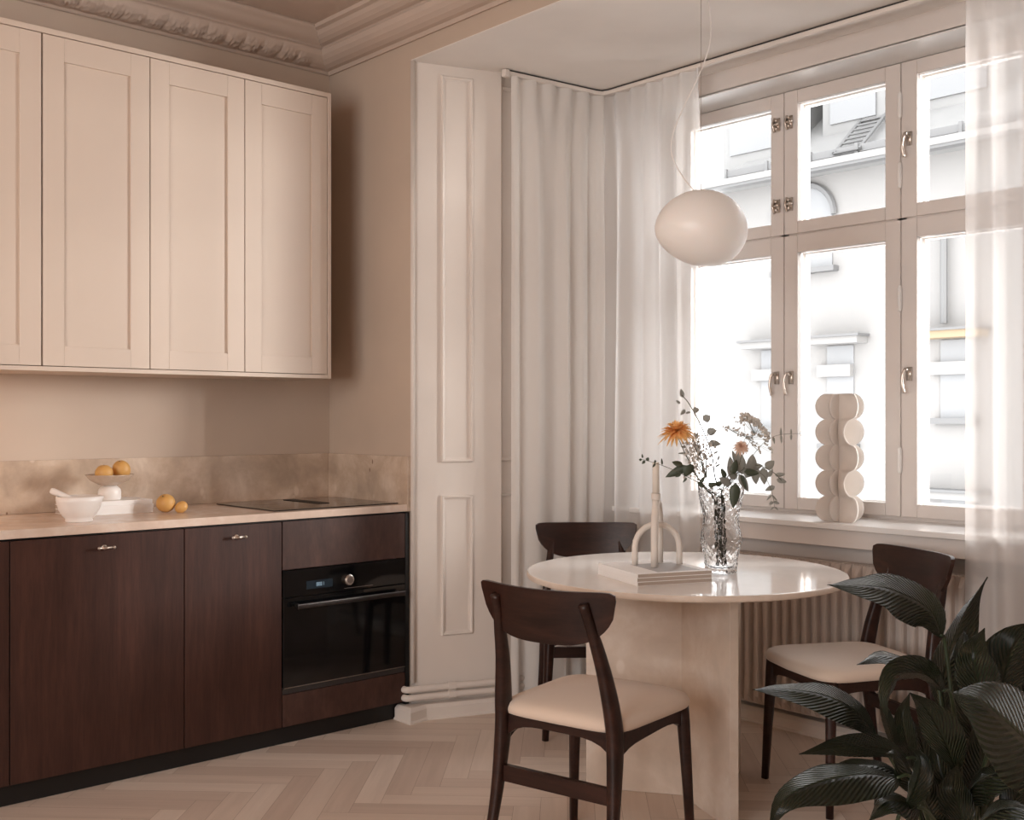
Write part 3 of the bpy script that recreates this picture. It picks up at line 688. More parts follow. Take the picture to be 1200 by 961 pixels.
# ------------------------------------------------------------------ chairs
def make_chair(label):
    r = empty('dining_chair'); tag(r, label, 'chair', 'dark wooden chairs around the round table')
    # seat cushion
    bm = BM(); N = 40; rings = []
    def outline(a, k, z):
        ca, sa = math.cos(a), math.sin(a); e = .30
        x = math.copysign(abs(ca) ** e, ca); y = math.copysign(abs(sa) ** e, sa)
        hw = .205 + .020 * (y + 1) / 2 if True else 0
        bow = .022 * (1 - x * x) * (1 if y > 0 else .2)
        return (x * hw * k, y * .212 * k + bow * (1 if y > 0 else -1) * k, z)
    prof = [(.94, .426), (.985, .430), (1.0, .440), (.995, .450), (.968, .460), (.91, .467), (.78, .472), (.5, .475), (.25, .476)]
    for k, z in prof: rings.append([bm.verts.new(outline(2 * PI * i / N, k, z)) for i in range(N)])
    for a, b_ in zip(rings, rings[1:]):
        for i in range(N): bm.faces.new((a[i], a[(i + 1) % N], b_[(i + 1) % N], b_[i]))
    bm.faces.new(rings[0][::-1]); bm.faces.new(rings[-1])
    obj('seat', bm, M['fabric'], r, smooth=True)
    # rails under the seat
    def rail(name, pts_top, depth, th=.019, arch=0):
        bm = BM(); a, b_ = Vector(pts_top[0]), Vector(pts_top[1]); n = 12; d = (b_ - a).normalized(); nn = Vector((-d.y, d.x, 0)) * th / 2
        T, Bm = [], []
        for i in range(n + 1):
            t = i / n; p = a.lerp(b_, t); dep = depth if not arch else depth[0] * (1 - t) + depth[1] * t + arch * (abs(2 * t - 1) ** 4.5)
            if arch == 0 and isinstance(depth, tuple): dep = depth[0] * (1 - t) + depth[1] * t
            T.append(p); Bm.append(p - Vector((0, 0, dep)))
        va = [[bm.verts.new(q + s) for q in (T[i], Bm[i])] for i in range(n + 1) for s in (nn,)]
        vb = [[bm.verts.new(q - nn) for q in (T[i], Bm[i])] for i in range(n + 1)]
        for i in range(n):
            bm.faces.new((va[i][0], va[i + 1][0], va[i + 1][1], va[i][1])); bm.faces.new((vb[i][0], vb[i][1], vb[i + 1][1], vb[i + 1][0]))
            bm.faces.new((va[i][0], vb[i][0], vb[i + 1][0], va[i + 1][0])); bm.faces.new((va[i][1], va[i + 1][1], vb[i + 1][1], vb[i][1]))
        bm.faces.new((va[0][0], va[0][1], vb[0][1], vb[0][0])); bm.faces.new((va[n][0], vb[n][0], vb[n][1], va[n][1]))
        return obj(name, bm, M['chairwood'], r)
    for s in (-1, 1):
        rail('seat_rail', ((s * .182, -.195, .430), (s * .182, .172, .430)), (.050, .034), .020, .030)
    rail('seat_rail', ((-.172, .176, .428), (.172, .176, .428)), (.044, .044), .020, .014)
    rail('seat_rail', ((-.17, -.192, .426), (.17, -.192, .426)), (.022, .022), .020, .034)
    rail('stretcher', ((-.185, -.207, .285), (.185, -.207, .285)), (.046, .046), .017)
    # front legs
    for s in (-1, 1):
        bm = BM(); tube(bm, [(s * .186, .180, .428), (s * .189, .182, .38), (s * .198, .19, .2), (s * .206, .198, .0005)], [(.019, .019), (.019, .019), (.0155, .0155), (.012, .012)], 12, power=3.0)
        obj('leg', bm, M['chairwood'], r, smooth=True)
    # rear legs that run up into the backrest
    for s in (-1, 1):
        pts = bez([(s * .205, -.262, .0005), (s * .193, -.222, .20), (s * .186, -.200, .38), (s * .182, -.204, .47), (s * .167, -.228, .60), (s * .150, -.272, .735), (s * .144, -.292, .782)], 4)
        n = len(pts); rad = []
        for i, p in enumerate(pts):
            z = p.z; wd = .0125 + .0065 * math.exp(-((z - .42) / .26) ** 2); dp = .013 + .014 * math.exp(-((z - .44) / .20) ** 2)
            if z > .7: dp = .0125
            rad.append((wd, dp))
        bm = BM(); tube(bm, pts, rad, 12, up=Vector((0, 1, 0)), power=3.0); obj('leg', bm, M['chairwood'], r, smooth=True)
    # backrest: half-moon shell, curved in plan
    bm = BM(); W = .2185; H = .150; nu, nv = 36, 12; t = .0065; zt = .812
    def P(u, v, side):   # u -1..1, v 0..1 (top..bottom)
        prof_ = (1 - abs(u) ** 3.0) ** (1 / 1.6)
        rnd = (1 - abs(u) ** 14) ** .5
        top = zt + .004 * u * u - .010 * (1 - rnd)
        bot = zt - .022 - (H - .022) * max(0, 1 - abs(u) ** 3.4) ** .56
        bot = min(bot, top - .001)
        z = top + (bot - top) * v
        x = W * u
        y = -.306 + .052 * u * u - (z - zt) * .22 * 1.0 - .0
        nx, ny = -2 * .052 * u / W, 1
        L_ = math.hypot(nx, ny); edge = 1
        return Vector((x + nx / L_ * t * side, y + ny / L_ * t * side, z))
    grid = {s: [[bm.verts.new(P(-1 + 2 * i / nu, j / nv, s)) for j in range(nv + 1)] for i in range(nu + 1)] for s in (-1, 1)}
    for s in (-1, 1):
        G = grid[s]
        for i in range(nu):
            for j in range(nv): bm.faces.new((G[i][j], G[i + 1][j], G[i + 1][j + 1], G[i][j + 1]))
    A, B_ = grid[-1], grid[1]
    for i in range(nu):
        bm.faces.new((A[i][0], A[i + 1][0], B_[i + 1][0], B_[i][0])); bm.faces.new((A[i][nv], A[i + 1][nv], B_[i + 1][nv], B_[i][nv]))
    for j in range(nv):
        bm.faces.new((A[0][j], A[0][j + 1], B_[0][j + 1], B_[0][j])); bm.faces.new((A[nu][j], A[nu][j + 1], B_[nu][j + 1], B_[nu][j]))
    obj('backrest', bm, M['chairwood'], r, bevel=.0018)
    return r
def copy_tree(o, parent=None):
    c = o.copy(); C.objects.link(c)
    if parent: c.parent = parent
    for ch in list(o.children): copy_tree(ch, c)
    return c
ch0 = make_chair('dark wooden chair with cream seat, seen from behind in front of the table')
def place(o, x, Z, fx, fz):
    p = cw(x, Z); d = F * fz + R * fx; o.location = (p.x, p.y, 0); o.rotation_euler = (0, 0, math.atan2(-d.x, d.y))
c1 = copy_tree(ch0); c2 = copy_tree(ch0)
c1['label'] = 'dark wooden chair behind the table, its rounded backrest against the curtain'
c2['label'] = 'dark wooden chair with cream seat beside the radiator, behind the leafy plant'
place(ch0, .243, 3.205, .593, .805)
place(c1, .331, 4.546, .03, -1)
place(c2, 1.14, 3.75, -.96, -.277)

# ------------------------------------------------------------------ magazines and candle holder on the table
zt = TZ + .0003
def on_z(px, py, z):
    d = F + R * ((px - 600) / 1293.) + U * ((490 - py) / 1293.); return CAM + d * ((z - 1.27) / d.z)
zs_top = TZ + .0375
cL, cF, cR = on_z(708, 656, zs_top), on_z(748.5, 677, zs_top), on_z(828, 667.5, zs_top)
cF = on_z(747.5, 673, zs_top); rz = YAW + math.radians(21); wx = .262; wy = .28; e1 = Vector((math.cos(rz), math.sin(rz), 0)) * wx; e2 = cL - cF
nrm = Vector((-math.sin(rz), math.cos(rz), 0))
if nrm.dot(e2) < 0: nrm = -nrm
cen = cF + e1 / 2 + nrm * wy / 2
labs = ['white magazine at the bottom of the stack on the round table', 'white magazine in the middle of the stack on the round table', 'white magazine with a grey cover picture, on top of the table stack']
for i in range(3):
    t = random.uniform(-.012, .012) if i < 2 else 0
    magazine('magazine', (cen.x, cen.y, zt), rz + t, wx, wy, .0122, labs[i], 'white magazines stacked on the round table', printed=(-.05, -.12, .10, .07) if i == 2 else None); zt += .0124
top = zt + .0004
B0 = on_z(767, 664.5, top); B1 = on_z(775, 657, top)
d = (B1 - B0); d.z = 0; d = d.normalized() * .125; c = B0 + d / 2
r = empty('candle_holder', (c.x, c.y, top)); tag(r, 'off-white ceramic candle holder of crossing arches on the magazines', 'candle holder')
def U2(h, half, dirv, rr, name, zarc):
    pts = []
    p = lambda s, z: (dirv.x * s, dirv.y * s, z)
    pts += [p(-half, 0.0), p(-half, zarc * .5), p(-half, zarc)]
    for k in range(1, 12):
        a = PI - PI * k / 12; pts.append(p(math.cos(a) * half, zarc + math.sin(a) * (h - zarc)))
    pts += [p(half, zarc), p(half, zarc * .5), p(half, 0)]
    bm = BM(); tube(bm, pts, rr, 14); return obj(name, bm, M['matt_ceramic'], r, smooth=True)
dn = d.normalized(); U2(.205, .062, dn, .0118, 'tall_arch', .11)
# taper of the tall arch top, under the cup
lowd = Vector((R.x, R.y, 0)) * math.cos(.12) + Vector((F.x, F.y, 0)) * math.sin(.12)
U2(.132, .074, lowd, .0100, 'low_arch', .058)
bm = BM(); cx_, cy_ = -dn.x * .045, -dn.y * .045; tube(bm, [(cx_, cy_, .150), (cx_ * .8, cy_ * .8, .19), (cx_ * .7, cy_ * .7, .218)], [.0115, .0112, .0112], 14); obj('neck', bm, M['matt_ceramic'], r, smooth=True)
bm = BM(); lathe(bm, [(.011, .212), (.0145, .215), (.0148, .232), (.0145, .234), (.0115, .234)], 24, (cx_ * .7, cy_ * .7, 0)); obj('cup', bm, M['matt_ceramic'], r, bevel=.001)
bm = BM(); tube(bm, [(0, 0, 0), (0, 0, .098), (0, 0, .1)], [.0112, .0108, .0095], 20); cn = obj('candle', bm, M['candle'], smooth=True); cn.location = (c.x + cx_ * .7, c.y + cy_ * .7, top + .2345); tag(cn, 'short off-white candle in the arched ceramic holder', 'candle')
bm = BM(); tube(bm, [(0, 0, .099), (.001, 0, .106)], .0008, 6); obj('wick', bm, M['black'], cn)

# ------------------------------------------------------------------ glass vase
V0 = cw(.697, 3.68); V0.z = TZ + .0003
bm = BM(); seg = 96; outer = [(.030, 0), (.048, .001), (.052, .006), (.053, .03), (.056, .055), (.061, .075), (.066, .10), (.066, .125), (.061, .15), (.058, .175), (.060, .20), (.067, .23), (.073, .26), (.0765, .285), (.077, .296)]
outer = [(p.x, p.z) for p in bez([(a, 0, b_) for a, b_ in outer], 4)]
inner = [(a - .0045, b_) for a, b_ in outer[::-1] if b_ > .018] + [(.03, .016), (.0005, .015)]
rings = lathe(bm, outer + inner, seg, cap0=True, cap1=True)
no = len(outer)
for i, ring in enumerate(rings[:no]):
    for k, v in enumerate(ring):
        if v.co.z < .004: continue
        a = 2 * PI * k / seg; z = v.co.z
        q = noise.cell_vector(Vector((math.floor(a * 4.2 + (math.floor(z * 48) % 2) * .5), math.floor(z * 48), 1))) if False else 0
        f = .0022 * noise.noise(Vector((math.cos(a) * 3.4, math.sin(a) * 3.4, z * 52))) + .0022 * math.sin(a * 22 + math.sin(z * 70) * 1.6) * math.sin(z * 260 + 1.3 * math.sin(a * 5))
        k_ = 1 if z < .285 else .3
        v.co.x += math.cos(a) * f * k_; v.co.y += math.sin(a) * f * k_
vase = obj('glass_vase', bm, M['vaseglass'], smooth=True); vase.location = V0
tag(vase, 'clear pressed-glass vase holding the flowers on the round table', 'vase')

# ------------------------------------------------------------------ bouquet: every stem is a thing
def leafmesh(bm, p, d, nrm, ln, wd, fold=.15, tip=1.0, n=6, droop=0):
    d = Vector(d).normalized(); nrm = Vector(nrm); s = d.cross(nrm)
    if s.length < 1e-4: s = d.cross(Vector((.3, .5, .8)))
    s.normalize(); nn = s.cross(d).normalized(); rows = []
    for i in range(n + 1):
        t = i / n; w_ = wd / 2 * (math.sin(PI * min(1, t ** (.75) * 1.0)) ** .7 if 0 < t < 1 else .04) * (1 - .15 * t * tip)
        c = Vector(p) + d * ln * t - Vector((0, 0, droop * ln * t * t))
        rows.append([bm.verts.new(c - s * w_ + nn * w_ * fold), bm.verts.new(c), bm.verts.new(c + s * w_ + nn * w_ * fold)])
    for a, b_ in zip(rows, rows[1:]):
        for k in range(2): bm.faces.new((a[k], a[k + 1], b_[k + 1], b_[k]))
def toward(px, py, ref, dz=0):   # direction in the picture plane
    return R * px + U * (-py) + F * dz
foot = lambda k: V0 + Vector((.018 * math.cos(k * 2.4), .018 * math.sin(k * 2.4), .022))
def stem_thing(name, label, cat, pts, rad, group=None, k=0, m='stem'):
    P = [foot(k), at(843 + 5 * math.cos(k * 1.9), 590, 3.68)] + [at(*q) for q in pts]
    path = bez(P, 7); o0 = foot(k)
    bm = BM(); n = len(path); tube(bm, [p - o0 for p in path], [rad * (1 - .55 * i / n) for i in range(n)], 7)
    r = empty(name, o0); tag(r, label, cat, group); obj('stem', bm, M[m], r, smooth=True)
    return r, path, o0
def add_leaves(r, o0, specs, m, n=6, fold=.15):
    for (px, py, Z, dx, dy, ln, wd, tilt) in specs:
        p = at(px, py, Z) - o0; d = toward(dx, dy, None, tilt * .3)
        bm = BM(); leafmesh(bm, p, d, -F * 1.0 + U * .3 + R * tilt, ln, wd, fold); obj('leaf', bm, M[m], r, smooth=True, solid=.0006)
# 1 tall eucalyptus
r, path, o0 = stem_thing('eucalyptus_stem', 'tallest grey eucalyptus stem rising to a bud above the vase', 'flower stem', [(838, 560, 3.66), (834, 532, 3.65), (822, 500, 3.64), (808, 474, 3.63), (799, 463, 3.63)], .0030, 'eucalyptus stems in the glass vase', 0)
add_leaves(r, o0, [(800, 466, 3.63, -.2, -1, .030, .016, 0), (812, 481, 3.63, .9, -.1, .022, .022, 0), (803, 480, 3.63, -.6, .7, .024, .014, .4), (824, 493, 3.63, .6, -.4, .030, .031, 0), (828, 507, 3.62, .9, -.2, .036, .030, .3), (830, 519, 3.63, 1, .1, .045, .026, .5), (797, 473, 3.63, -.8, -.6, .018, .010, 0), (809, 483, 3.62, -1, .2, .018, .008, 0), (836, 532, 3.62, .8, -.5, .022, .008, 0), (838, 547, 3.62, .8, -.4, .022, .008, .3), (841, 540, 3.62, .3, -1, .02, .008, 0)], 'euc')
# 2 left thin sprig
r, path, o0 = stem_thing('eucalyptus_stem', 'thin leafy sprig reaching far left over the candle', 'flower stem', [(828, 572, 3.6), (800, 556, 3.52), (780, 547, 3.48), (762, 541, 3.46), (750, 538, 3.45)], .0014, 'eucalyptus stems in the glass vase', 1)
add_leaves(r, o0, [(756, 540, 3.46, -.5, .5, .014, .010, 0), (753, 537, 3.46, -.1, -1, .014, .006, 0), (758, 540, 3.46, .3, -.6, .012, .012, 0), (752, 539, 3.45, -1, -.1, .009, .009, 0), (768, 543, 3.47, -.6, .9, .016, .008, .4), (767, 543, 3.47, .2, -1, .012, .006, 0), (776, 545, 3.48, -.1, -1, .022, .007, .2), (805, 560, 3.5, -.7, .8, .020, .008, 0), (798, 556, 3.5, -.9, .4, .020, .009, 0)], 'eucdark')
# 3 right eucalyptus with large leaves
r, path, o0 = stem_thing('eucalyptus_stem', 'eucalyptus stem arching right with broad pale leaves in front of the window', 'flower stem', [(862, 556, 3.62), (884, 545, 3.58), (905, 553, 3.56), (916, 563, 3.56)], .0022, 'eucalyptus stems in the glass vase', 2)
add_leaves(r, o0, [(870, 556, 3.6, -.2, -1, .085, .040, .1), (880, 552, 3.58, .1, -1, .055, .036, 0), (866, 556, 3.6, .5, .9, .065, .030, .2), (884, 546, 3.58, .1, 1, .060, .034, .1), (897, 549, 3.57, .7, -.6, .038, .030, .1), (894, 548, 3.57, .1, 1, .055, .032, .1), (874, 560, 3.59, .4, -1, .06, .034, 0), (862, 562, 3.59, -.5, -.8, .05, .03, .1), (856, 568, 3.58, -.8, -.5, .045, .03, 0), (876, 548, 3.58, .8, -.1, .05, .028, .1), (908, 557, 3.56, .9, -.1, .034, .016, 0), (910, 562, 3.56, .8, .2, .034, .020, .2), (908, 570, 3.56, -.9, .4, .034, .018, 0), (900, 559, 3.56, .6, -1, .03, .016, 0), (858, 560, 3.6, -.1, -1, .07, .03, 0), (864, 545, 3.62, -.3, -.9, .05, .02, .3)], 'euc')
# 4 drooping tip
r, path, o0 = stem_thing('eucalyptus_stem', 'drooping pale leaf sprig hanging over the window sill beside the vase', 'flower stem', [(868, 552, 3.58), (892, 555, 3.55), (904, 575, 3.54), (908, 596, 3.54)], .0012, 'eucalyptus stems in the glass vase', 3)
add_leaves(r, o0, [(904, 580, 3.54, -.8, .9, .024, .007, 0), (904, 580, 3.54, .9, .9, .026, .007, 0), (906, 588, 3.54, -1, .7, .016, .011, 0), (906, 588, 3.54, 1, .3, .022, .012, .3), (907, 594, 3.54, -.9, .8, .016, .006, 0), (908, 594, 3.54, .9, .9, .016, .006, 0)], 'euc')
# 5 far right thin sprig
r, path, o0 = stem_thing('eucalyptus_stem', 'thin sprig with narrow leaf pairs reaching far right across the window', 'flower stem', [(872, 548, 3.64), (894, 520, 3.62), (912, 510, 3.62), (939, 508, 3.62)], .0011, 'eucalyptus stems in the glass vase', 4)
add_leaves(r, o0, [(915, 511, 3.62, 0, -1, .028, .008, 0), (915, 510, 3.62, .1, 1, .028, .008, 0), (927, 509, 3.62, 0, -1, .018, .007, 0), (927, 509, 3.62, 0, 1, .020, .008, 0), (938, 508, 3.62, .2, -1, .014, .003, 0), (938, 508, 3.62, .3, 1, .014, .003, 0), (906, 512, 3.62, .2, 1, .024, .009, .3), (902, 514, 3.62, -.5, -.8, .02, .009, 0)], 'euc')
# 6 dark broad leaves on the left
r, path, o0 = stem_thing('leafy_branch', 'branch of dark broad leaves left of the vase rim', 'flower stem', [(828, 574, 3.6), (818, 560, 3.56), (808, 548, 3.54), (795, 545, 3.53)], .0030, None, 5)
add_leaves(r, o0, [(806, 546, 3.53, -.95, .5, .080, .030, .5), (808, 545, 3.52, -.4, 1, .040, .036, .2), (808, 544, 3.53, .4, .9, .030, .022, .2), (800, 546, 3.53, -.8, -.3, .036, .024, .6), (796, 548, 3.54, -.5, .9, .030, .028, 0), (822, 566, 3.56, .3, -1, .02, .014, 0), (830, 570, 3.56, .8, -.3, .03, .018, 0), (838, 569, 3.58, .8, -.4, .03, .018, 0), (825, 571, 3.56, -.6, -.5, .03, .016, 0)], 'eucdark')
# 7 the dark leaf hanging in front of the rim
r, path, o0 = stem_thing('leafy_branch', 'short branch with a dark green leaf hanging over the front of the vase rim', 'flower stem', [(852, 560, 3.6), (862, 556, 3.57), (864, 563, 3.56)], .0022, None, 6)
add_leaves(r, o0, [(862, 566, 3.56, -.1, 1, .082, .038, 0), (868, 556, 3.56, .4, 1, .055, .018, .4), (858, 556, 3.58, .3, -1, .05, .028, .2), (850, 560, 3.58, -.4, -.9, .034, .020, .2), (872, 553, 3.57, .9, .1, .05, .026, .3)], 'eucdark')
# 8 orange chrysanthemum
def bloom(center, axis, r0, n_rings, mname, parent, o0, name='bloom', droop=.5, ln=None):
    axis = axis.normalized(); a = axis.cross(Vector((0, 0, 1)));
    if a.length < .01: a = Vector((1, 0, 0))
    a.normalize(); b_ = axis.cross(a); bm = BM(); c0 = center - o0
    for k in range(n_rings):
        f = (k + 1) / n_rings; n = int(10 + 16 * f)
        for i in range(n):
            t = 2 * PI * (i + .5 * (k % 2)) / n + random.uniform(-.1, .1)
            out = a * math.cos(t) + b_ * math.sin(t); el = 1.25 - 1.25 * f - droop * max(0, f - .5) * 2 + random.uniform(-.14, .14)
            d = out * math.cos(el) + axis * math.sin(el); l_ = r0 * (.5 + .5 * f) * random.uniform(.85, 1.1)
            s = d.cross(axis)
            if s.length < .01: s = a
            s.normalize(); wd = r0 * .085; up = s.cross(d).normalized(); rows = []
            for j in range(5):
                u = j / 4; wj = wd * (.45, .9, 1, .85, .15)[j]; q = c0 + d * l_ * u - axis * l_ * u * u * .22 * f + Vector((0, 0, -1)) * l_ * u * u * .12 * f
                rows.append((bm.verts.new(q - s * wj + up * wj * .5), bm.verts.new(q), bm.verts.new(q + s * wj + up * wj * .5)))
            for p_, q_ in zip(rows, rows[1:]):
                bm.faces.new((p_[0], p_[1], q_[1], q_[0])); bm.faces.new((p_[1], p_[2], q_[2], q_[1]))
    return obj(name, bm, M[mname], parent, smooth=True)
r, path, o0 = stem_thing('chrysanthemum', 'orange shaggy chrysanthemum leaning left above the vase', 'flower', [(826, 572, 3.64), (806, 538, 3.58), (796, 516, 3.55), (793, 508, 3.54)], .0022, None, 7)
bloom(at(793, 505, 3.54), U * 1.0 - R * .12 - F * .22, .062, 7, 'petal', r, o0, droop=.12)
bm = BM(); sphere(bm, at(793, 507, 3.54) - o0, .008, 10, 8, (1, 1, .7)); obj('calyx', bm, M['eucdark'], r, smooth=True)
# 9 peach bloom
r, path, o0 = stem_thing('dahlia', 'small peach pompon bloom right of the vase top', 'flower', [(856, 566, 3.64), (866, 545, 3.6), (869, 530, 3.58)], .0016, None, 8)
bloom(at(869, 523, 3.58), U * .5 - F * .8, .028, 5, 'peach', r, o0, droop=.3)
# 10 umbel and wispy florets
def florets(r, o0, pts, m, rad, name='florets', jit=.0):
    bm = BM()
    for (px, py, Z) in pts:
        p = at(px, py, Z) - o0; s_ = rad * random.uniform(.6, 1.2)
        bmesh.ops.create_icosphere(bm, subdivisions=1, radius=s_, matrix=Matrix.Translation(p) @ Euler((random.random() * 3, random.random() * 3, 0)).to_matrix().to_4x4() @ Matrix.Diagonal((1, 1, .6, 1)))
    q_ = obj(name, bm, M[m], r); q_['kind'] = 'stuff'; return q_
def rays(r, o0, root, pts, rad, name='branchlets'):
    bm = BM(); p0 = at(*root) - o0
    for q in pts:
        e = at(*q) - o0; mid_ = p0.lerp(e, .5) + Vector((0, 0, -.003)); tube(bm, [p0, mid_, e], rad, 4)
    return obj(name, bm, M['stem'], r)
r, path, o0 = stem_thing('yarrow', 'domed pale yarrow umbel at the upper right of the bouquet', 'flower', [(858, 560, 3.64), (872, 530, 3.62), (884, 508, 3.60)], .0013, None, 9)
P_ = []
for i in range(230):
    a = random.uniform(0, 1); x = 868 + 33 * a + random.uniform(-1.5, 1.5); y = 484.5 + 26 * a ** 2.1 + random.uniform(-1, 8.5) * (1 - .3 * a)
    P_.append((x, y, 3.60 + random.uniform(-.03, .03)))
florets(r, o0, P_, 'umbel', .0052); rays(r, o0, (884, 508, 3.6), random.sample(P_, 16), .0006)
r, path, o0 = stem_thing('wildflower_sprig', 'wispy sprig with tiny buds above the peach bloom', 'flower', [(856, 562, 3.66), (866, 530, 3.64), (876, 508, 3.63)], .0010, 'wispy sprigs in the glass vase', 10)
P_ = []
for (ax, ay, bx, by, n) in ((849, 502, 866, 503, 20), (861, 491, 872, 496, 14), (880, 508, 905, 516, 30), (876, 510, 892, 530, 20), (896, 515, 906, 530, 20), (866, 508, 880, 514, 18)):
    for i in range(n):
        a = random.random(); P_.append((ax + (bx - ax) * a + random.uniform(-2, 2), ay + (by - ay) * a + random.uniform(-2.5, 2.5), 3.62 + random.uniform(-.03, .03)))
florets(r, o0, P_, 'sprig', .0040); rays(r, o0, (874, 512, 3.63), random.sample(P_, 26), .00055)
r, path, o0 = stem_thing('wildflower_sprig', 'bushy sprig of tiny starry florets between chrysanthemum and tall eucalyptus', 'flower', [(832, 568, 3.64), (824, 545, 3.60), (818, 528, 3.58)], .0013, 'wispy sprigs in the glass vase', 11)
P_ = []
for i in range(190):
    x, y = random.gauss(818, 9), random.gauss(532, 13)
    if 800 < x < 838 and 508 < y < 562: P_.append((x, y, 3.58 + random.uniform(-.04, .04)))
florets(r, o0, P_, 'sprig', .0052); rays(r, o0, (828, 560, 3.6), random.sample(P_, 44), .0006)
add_leaves(r, o0, [(803, 531, 3.57, -1, .05, .024, .007, .2), (804, 524, 3.57, -1, -.1, .018, .009, 0), (806, 522, 3.57, -.3, -.9, .016, .01, 0), (826, 557, 3.57, -.2, 1, .02, .007, 0), (838, 545, 3.58, .5, -.9, .02, .006, 0), (815, 512, 3.57, .6, -.9, .018, .008, 0)], 'euc')

# ------------------------------------------------------------------ pendant lamp
PZ = 3.70; pc = at(821.5, 268, PZ); lp = empty('pendant_lamp', pc); tag(lp, 'white egg-shaped opal glass pendant hanging above the round table', 'pendant lamp')
bm = BM(); bmesh.ops.create_uvsphere(bm, u_segments=48, v_segments=32, radius=1)
hw, hh = 54 * PZ / 1293, 44.5 * PZ / 1293
for v in bm.verts:
    x, y, z = v.co
    # fat right end, tapering left; tilted
    k = 1 + .12 * x
    q = Vector((x * hw, y * .135 * (1 + .08 * x), z * hh * (.985 + .13 * x * (1 if z < 0 else .25)) + .010 * (x * x - .4) * (1 if z > 0 else .3) * -1))
    a = math.radians(-4); q = Vector((q.x * math.cos(a) - q.z * math.sin(a), q.y, q.x * math.sin(a) + q.z * math.cos(a)))
    v.co = R * q.x + F * q.y + U * q.z
obj('shade', bm, M['lamp'], lp, smooth=True)
topz = ZA - pc.z
bm = BM(); tube(bm, [(0, 0, hh - .012), (0, 0, topz - .03)], .0009, 6); obj('suspension_wire', bm, M['wire'], lp)
pp = [at(813, 226, PZ) - pc, at(812.5, 222.5, PZ) - pc, at(800, 207, PZ + .02) - pc, at(788, 184, PZ + .04) - pc, at(788, 160, PZ + .04) - pc, at(800, 128, PZ + .03) - pc, at(815, 97, PZ + .02) - pc, at(828, 65, PZ) - pc, at(833, 40, PZ) - pc, at(831, 8, PZ) - pc, at(824, -15, PZ) - pc, Vector((0.004, 0, topz - .03))]
bm = BM(); tube(bm, bez(pp, 8), .0022, 8); obj('power_cord', bm, M['cord'], lp, smooth=True)
bm = BM(); lathe(bm, [(.012, topz - .032), (.05, topz - .028), (.055, topz - .02), (.055, topz - .0005)], 32); obj('ceiling_rose', bm, M['white_ceramic'], lp, bevel=.001)

# ------------------------------------------------------------------ sculpture on the sill
sc = empty('wavy_sculpture', (0, 0, 0)); s0 = on_z(983, 611, .8632); sc.location = (s0.x, s0.y, .8632); tag(sc, 'white ceramic sculpture of stacked rounded lobes standing on the window sill', 'sculpture')
HL = .1005; NL = 5
def fin(angf, rf, name, th=.0035, nz=150, nr=10, curl=0):
    bm = BM(); cols_ = []
    for side in (-1, 1):
        G = []
        for i in range(nz + 1):
            z = HL * NL * i / nz; a = angf(z) + YAW; rr = rf(z); row = []
            for j in range(nr + 1):
                q = j / nr; aa = a + curl * q * q; d = Vector((math.cos(aa), math.sin(aa), 0)); nn = Vector((-d.y, d.x, 0)) * th * side * (1 - .3 * q)
                row.append(bm.verts.new(d * rr * q + nn + Vector((0, 0, z))))
            G.append(row)
        cols_.append(G)
        for i in range(nz):
            for j in range(nr): bm.faces.new((G[i][j], G[i][j + 1], G[i + 1][j + 1], G[i + 1][j]))
    A, B_ = cols_
    for i in range(nz): bm.faces.new((A[i][nr], A[i + 1][nr], B_[i + 1][nr], B_[i][nr]))
    for r_ in (0, nz):
        for j in range(nr): bm.faces.new((A[r_][j], A[r_][j + 1], B_[r_][j + 1], B_[r_][j]))
    return obj(name, bm, M['plaster'], sc, smooth=True)
def lobes(rmax, rmin=.028):
    def f(z):
        u = (z / HL) % 1.0; u = (u - .5) * 2
        return rmin + (rmax - rmin) * max(0, 1 - abs(u) ** 2.0) ** .5 if z < HL * NL - 1e-6 else rmin
    return f
lv = lambda z: math.cos(PI * (z / HL - .5))     # +1 in lobes 1,3,5; -1 in 2,4
def cl(rmax, rr=.0535):
    return lambda z: rmax - rr + math.sqrt(max(0, rr * rr - ((z % HL) - HL / 2) ** 2)) if 0 < z < HL * NL - 1e-6 else rmax - rr + .019
def arc(z):
    q = math.sin(PI * (z / HL)) ; return math.copysign(abs(q) ** .6, q) if False else math.copysign(abs(math.cos(PI * (z / HL - .5))) ** .55, math.cos(PI * (z / HL - .5)))
fin(lambda z: math.radians(184), cl(.090), 'lobed_fin', curl=-.2)
fin(lambda z: math.radians(2), cl(.104), 'lobed_fin', curl=.1)
fin(lambda z: math.radians(-84 + 23 * arc(z)), lambda z: .084, 'wavy_fin', th=.0045, curl=.22)
fin(lambda z: math.radians(-128), cl(.060), 'lobed_fin', curl=-.25)
fin(lambda z: math.radians(100), lobes(.080, .045), 'lobed_fin')
fin(lambda z: math.radians(48 + 20 * arc(z)), lambda z: .075, 'wavy_fin', curl=.2)

